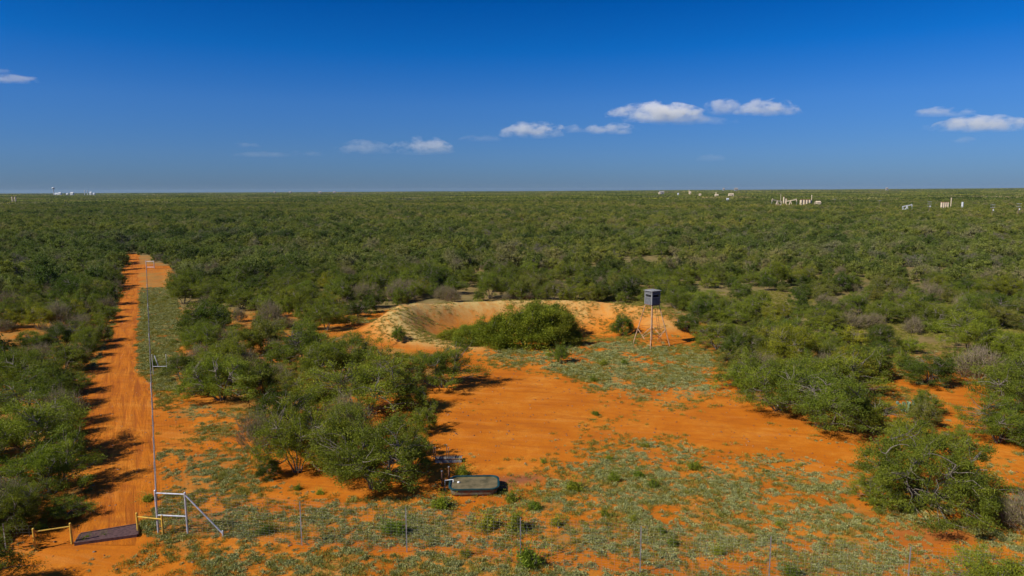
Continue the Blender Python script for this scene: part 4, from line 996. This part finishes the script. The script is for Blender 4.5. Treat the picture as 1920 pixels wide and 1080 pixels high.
def shed(px_, d_, w, h, label, m_='cream', dp=6, name='farm_building', cat='building', roof='galv'):
    p = far_at(px_, d_); t = thing(name, label, cat, tuple(p))
    m = MB(); m.box((0, 0, h * .4), (w, dp, h * .8)); m.build('wall', M[m_], t)
    m = MB(); hw, hd = w / 2 + .3, dp / 2 + .3
    m.add([(-hw, -hd, h * .8), (hw, -hd, h * .8), (hw, hd, h * .8), (-hw, hd, h * .8), (-hw, 0, h), (hw, 0, h)], [(0, 1, 5, 4), (2, 3, 4, 5), (0, 4, 3), (1, 2, 5), (3, 2, 1, 0)]); m.build('roof', M[m_], t)
    m = MB(); m.box((w * .2, -dp / 2 - .05, h * .3), (w * .15, .08, h * .6)); m.build('door', M['dark'], t)
G = 655
pumpjack(1457, G, 1.15, 'leftmost cream pump jack of the oil site right of centre', .25, 'cream', -1)
stack(1463.5, G + 6, 13.0, .2, 'thin cream stack beside the leftmost pump jack')
tank(1469.5, G + 12, 1.5, 10.6, 'small high cream vessel between the two cream pump jacks', None, name='separator_vessel', cat='vessel')
pumpjack(1482, G, 1.15, 'second cream pump jack of the oil site, left of the row of tanks', -.2, 'cream', 1)
tank(1474, G + 4, 1.3, 9.0, 'slim upright cream vessel left of the second pump jack', None, name='separator_vessel', cat='vessel')
for k, o in enumerate(('first', 'second', 'third', 'fourth')): tank(1502.2 + 5.3 * k, G + 8, 2.55, 7.6, f'{o} cream tank from the left in the row of four', 'row of cream tanks at the oil site')
stack(1521.5, G + 8, 12.0, .36, 'tall cream stack at the right end of the tank row')
shed(1533.5, G + 10, 3.6, 6.6, 'small cream hut right of the tank row', name='equipment_hut', cat='hut')
pumpjack(1701, 525, .80, 'white pump jack alone on the far right plain', 0, 'whitepaint', 1)
for k in range(4): tank(1766 + 3.9 * k, 545, 1.6, 7.0, f"{('first', 'second', 'third', 'fourth')[k]} tank from the left in the far right cream battery", 'far right cream tank battery')
stack(1783.3, 545, 10.4, .33, 'slim cream stack right of the far right tank battery')
tank(1805, 548, 1.5, 7.0, 'single white tank right of the far right battery', None, 'whitepaint', 'whitepaint')
def pole(px_, d_, h, label, arms=2):
    p = far_at(px_, d_); t = thing('utility_pole', label, 'utility pole', tuple(p), 0, 'utility poles on the plain')
    m = MB(); m.bar((0, 0, -.5), (0, 0, h), .17, .11); m.build('pole', M['wood'], t)
    for k in range(arms):
        z_ = h - .3 - 1.5 * k; m = MB(); m.beam((-1.3, -.15, z_), (1.3, -.15, z_), .13, .14); ar = m.build('crossarm', M['concrete'], t)
        m = MB()
        for q in (-1.15, -.4, .4, 1.15): m.lathe((q, -.15, z_ + .07), [(.07, 0), (.12, .1), (.06, .26)], 8)
        m.build('insulators', M['whitepaint'], ar)
    if arms > 1: m = MB(); m.lathe((.45, -.2, h - 3.6), [(.28, 0), (.28, .9)], 10); m.build('transformer', M['whitepaint'], t)
pole(1743, 450, 9.6, 'leftmost utility pole with stacked crossarms on the right plain', 3)
pole(1862, 400, 8.6, 'middle utility pole with one transformer on the right plain', 2)
pole(1911, 380, 9.6, 'utility pole at the extreme right edge', 2)
pole(1565, 640, 8.8, 'faint utility pole right of the oil site', 1)
pole(1649, 560, 8.6, 'faint utility pole left of the white pump jack', 1)
tank(24, 1230, 2.5, 11.0, 'left one of two slim yellowish tanks at the far left', 'pair of slim tanks at the far left')
tank(29.8, 1230, 2.7, 11.0, 'right one of two slim yellowish tanks at the far left', 'pair of slim tanks at the far left')
# town on the left horizon
p = far_at(102.5, 4000); t = thing('water_tower', 'white water tower standing above the left horizon', 'water tower', tuple(p))
m = MB(); m.lathe((0, 0, 0), [(4.2, -3), (2.6, 12), (2.4, 38), (3.4, 41)], 20); m.build('shaft', M['whitepaint'], t, True)
m = MB(); m.lathe((0, 0, 0), [(3.2, 40), (7.0, 43.5), (8.0, 46.5), (7.0, 49), (3.0, 51)], 24); m.build('bowl', M['whitepaint'], t, True)
for px_, w, h, lb in ((108, 20, 18, 'low white building at the foot of the water tower'), (114, 14, 21, 'white building just right of the water tower'), (137, 16, 22, 'white shed midway between water tower and silos'), (172, 10, 24, 'white block right of the twin silos'), (178, 9, 18, 'lowest white shed at the right end of the far town'), (128, 9, 17, 'tiny shed left of the midway white shed')):
    shed(px_, 3950, w, h, lb, 'whitepaint', 12)
for px_, lb in ((160.5, 'left one of twin white silos on the left horizon'), (165.8, 'right one of twin white silos on the left horizon')): tank(px_, 3900, 4.2, 33, lb, 'twin white silos', 'whitepaint', 'whitepaint', 'silo', 'silo', True)
shed(1240, 2300, 15, 13.5, 'long pale roof near the horizon, left of the faint tower', 'concrete', 10)
shed(1236, 2250, 6, 9, 'tiny pale hut just left of the long pale roof', 'cream', 6)
stack(1291.5, 2200, 17, 1.2, 'dark topped tower on the horizon above the pond rim end', 'cream')
shed(1293.5, 2190, 5, 12, 'hut at the foot of the horizon tower', 'cream', 5)
shed(1271, 1900, 3.5, 9, 'tiny white box between the long pale roof and the tower', 'whitepaint', 4)
shed(1312, 1700, 5, 8.2, 'tiny pale hut right of the horizon tower', 'cream', 4)
stack(1342, 1500, 12, .9, 'small cream stack left of the pale far barn', 'cream'); shed(1343, 1495, 7, 8, 'low cream hut round the small far stack', 'cream', 5)
shed(1370, 1500, 10, 9.5, 'pale yellow far barn left of the oil site', 'cream', 7); shed(1364, 960, 2.6, 6.0, 'small white hut below the pale far barn', 'whitepaint', 3)
for px_, w in ((516, 12), (545, 16), (601, 20), (628, 16), (1356, 10), (1379, 22), (1661, 12)):
    shed(px_, 5200, w * 1.2, 19 if px_ < 1000 else 27, {516: 'faint pale shed on the horizon, leftmost of the pair left of centre', 545: 'faint pale shed on the horizon, right one of the pair left of centre', 601: 'longer faint roof on the horizon left of centre', 628: 'faint roof on the horizon nearest the centre',
        1356: 'tiny pale shed on the skyline above the far barn', 1379: 'long pale shed on the skyline right of the far barn', 1661: 'tiny pale shed on the skyline above the white pump jack'}[px_], 'concrete', 14)

# ------------------------------------------------------------------ clouds
mc = bpy.data.materials.new('cloud_vapour'); mc.use_nodes = True; nt = mc.node_tree; nt.nodes.clear()
o = nt.nodes.new('ShaderNodeOutputMaterial'); pv = nt.nodes.new('ShaderNodeVolumePrincipled'); pv.inputs['Color'].default_value = (1, 1, 1, 1); pv.inputs['Anisotropy'].default_value = 0
tco = nt.nodes.new('ShaderNodeTexCoord'); oi = nt.nodes.new('ShaderNodeObjectInfo'); sepc = nt.nodes.new('ShaderNodeSeparateColor'); nt.links.new(oi.outputs['Color'], sepc.inputs[0])
mp = nt.nodes.new('ShaderNodeMapping'); mp.vector_type = 'POINT'; mp.inputs['Location'].default_value = (-1, -1, -.5); mp.inputs['Scale'].default_value = (2, 2, 1.5); nt.links.new(tco.outputs['Generated'], mp.inputs[0])
vl = nt.nodes.new('ShaderNodeVectorMath'); vl.operation = 'LENGTH'; nt.links.new(mp.outputs[0], vl.inputs[0])
mst = nt.nodes.new('ShaderNodeMapping'); mst.inputs['Scale'].default_value = (.6, .6, 1.1); nt.links.new(tco.outputs['Object'], mst.inputs[0])
off = nt.nodes.new('ShaderNodeVectorMath'); off.operation = 'ADD'; nt.links.new(mst.outputs[0], off.inputs[0]); nt.links.new(oi.outputs['Location'], off.inputs[1])
nn = noise(nt, 1 / 120, 8, .62, off.outputs[0]); n3_ = noise(nt, 1 / 420, 2, .5, off.outputs[0])
q = mth(nt, 'ADD', mth(nt, 'MULTIPLY', mth(nt, 'SUBTRACT', 1.0, vl.outputs['Value']), 1.5), mth(nt, 'MULTIPLY', mth(nt, 'SUBTRACT', nn, .5), 6.5))
q = mth(nt, 'ADD', q, mth(nt, 'MULTIPLY', mth(nt, 'SUBTRACT', n3_, .5), 1.6)); q = mth(nt, 'MULTIPLY', mth(nt, 'SUBTRACT', q, .18), 1.3, True)
sz3 = nt.nodes.new('ShaderNodeSeparateXYZ'); nt.links.new(tco.outputs['Generated'], sz3.inputs[0]); grd = ramp(nt, sz3.outputs['Z'], [(.05, (.12, .12, .12)), (.5, (1, 1, 1))])
nt.links.new(mth(nt, 'MULTIPLY', mth(nt, 'MULTIPLY', q, grd), mth(nt, 'MULTIPLY', sepc.outputs[0], .0085)), pv.inputs['Density'])
nt.links.new(pv.outputs[0], o.inputs['Volume']); mc.cycles.volume_step_rate = .35
def cloud(x0, x1, y0, y1, seed, dens, label, dist=9000):
    k = dist / FPX / math.cos(PITCH); g = 1.22
    c = at_d((x0 + x1) / 2, y1, dist); w = (x1 - x0) * k / 2 * g; h = (y1 - y0) * k * .98; dp = w * .5
    nr, ns = 12, 48; r = np.linspace(0, 1, nr)[:, None]; a = np.linspace(0, 2 * np.pi, ns, endpoint=False)[None, :]
    edge = 1 + .12 * (fbm(np.cos(a) * 3 + 9, np.sin(a) * 3 + 9, seed, 3) - .5)
    u_, v_ = r * np.cos(a) * edge, r * np.sin(a) * edge
    prof = np.sqrt(np.clip(1 - r ** 2, 0, 1)); top = h * prof * (.8 + .4 * fbm(u_ * 4 + 40, v_ * 4 + 40, seed + 5, 3)); bot = -h * .16 * prof + 0 * u_
    T = np.stack([u_ * w, v_ * dp, top + 0 * a], 2).reshape(-1, 3); Bm = np.stack([u_ * w, v_ * dp, bot], 2)[:-1].reshape(-1, 3)
    i = (np.arange(nr - 1)[:, None] * ns + np.arange(ns)[None, :]); j = (np.arange(nr - 1)[:, None] * ns + (np.arange(ns)[None, :] + 1) % ns)
    Ft = np.stack([i, j, j + ns, i + ns], 2).reshape(-1, 4)
    nT = len(T); bi, bj = i + nT, j + nT; nb_ = np.where(np.arange(nr - 1)[:, None] == nr - 2, -nT, 0)
    Fb = np.stack([bi, bi + ns + nb_, bj + ns + nb_, bj], 2).reshape(-1, 4)
    me = mesh_np('cloud', np.concatenate([T, Bm]), np.concatenate([Ft[:, ::-1], Fb[:, ::-1]]), mc, smooth=True)
    ob = link('cloud', me, None, (c[0], c[1], c[2])); ob.color = (dens, dens, dens, 1)
    tag(ob, label, 'cloud', 'small clouds low in the sky')
for args in (
    (1150, 1312, 192, 224, 1, .60, 'largest white cumulus, left one of the three merged right of centre'), (1318, 1392, 186, 212, 2, .45, 'small middle cumulus of the three merged right of centre'),
    (1388, 1494, 185, 213, 3, .55, 'right one of the three merged cumulus right of centre'), (1215, 1372, 216, 231, 4, .12, 'thin shadowy cloud strip beneath the largest cumulus'),
    (948, 1062, 228, 255, 5, .45, 'ragged white cloud left of the largest cumulus'), (1052, 1104, 234, 248, 6, .22, 'thin cloud linking two ragged clouds near the centre'), (1100, 1194, 230, 249, 7, .40, 'ragged white cloud just below left of the largest cumulus'),
    (738, 844, 255, 286, 8, .28, 'pale rounded cloud left of centre'), (632, 730, 262, 286, 9, .13, 'faint cloud left of the pale rounded one'), (864, 936, 252, 264, 10, .07, 'faint wisp between the pale rounded cloud and the ragged one'),
    (1762, 1922, 216, 243, 11, .40, 'long cloud cut by the right edge'), (1722, 1820, 200, 216, 12, .25, 'small cloud above the long one at the right edge'), (1780, 1832, 256, 267, 13, .12, 'small faint cloud under the long one at the right edge'), (1724, 1746, 234, 243, 14, .12, 'tiny puff left of the long right edge cloud'),
    (-30, 66, 140, 153, 15, .25, 'thin white cloud cut by the left edge'), (-20, 22, 127, 138, 16, .15, 'tiny wisp above the left edge cloud'), (442, 490, 264, 275, 17, .10, 'faint small puff high above the road'), (545, 606, 281, 292, 18, .05, 'faintest wisp left of the faint cloud'), (1308, 1358, 288, 302, 19, .05, 'faintest puff low under the three merged cumulus'),
    (445, 545, 284, 294, 20, .04, 'very thin streak under the faint small puff')):
    cloud(*args)

# ------------------------------------------------------------------ air
mh = bpy.data.materials.new('air'); mh.use_nodes = True; nt = mh.node_tree; nt.nodes.clear()
o = nt.nodes.new('ShaderNodeOutputMaterial'); pv = nt.nodes.new('ShaderNodeVolumePrincipled')
pv.inputs['Color'].default_value = (.55, .75, 1, 1); pv.inputs['Density'].default_value = 1.6e-5; pv.inputs['Anisotropy'].default_value = .2
nt.links.new(pv.outputs[0], o.inputs['Volume'])
m = MB(); m.box((0, 0, 25), (41500, 41500, 110)); hz = m.build('haze', mh); hz['kind'] = 'stuff'
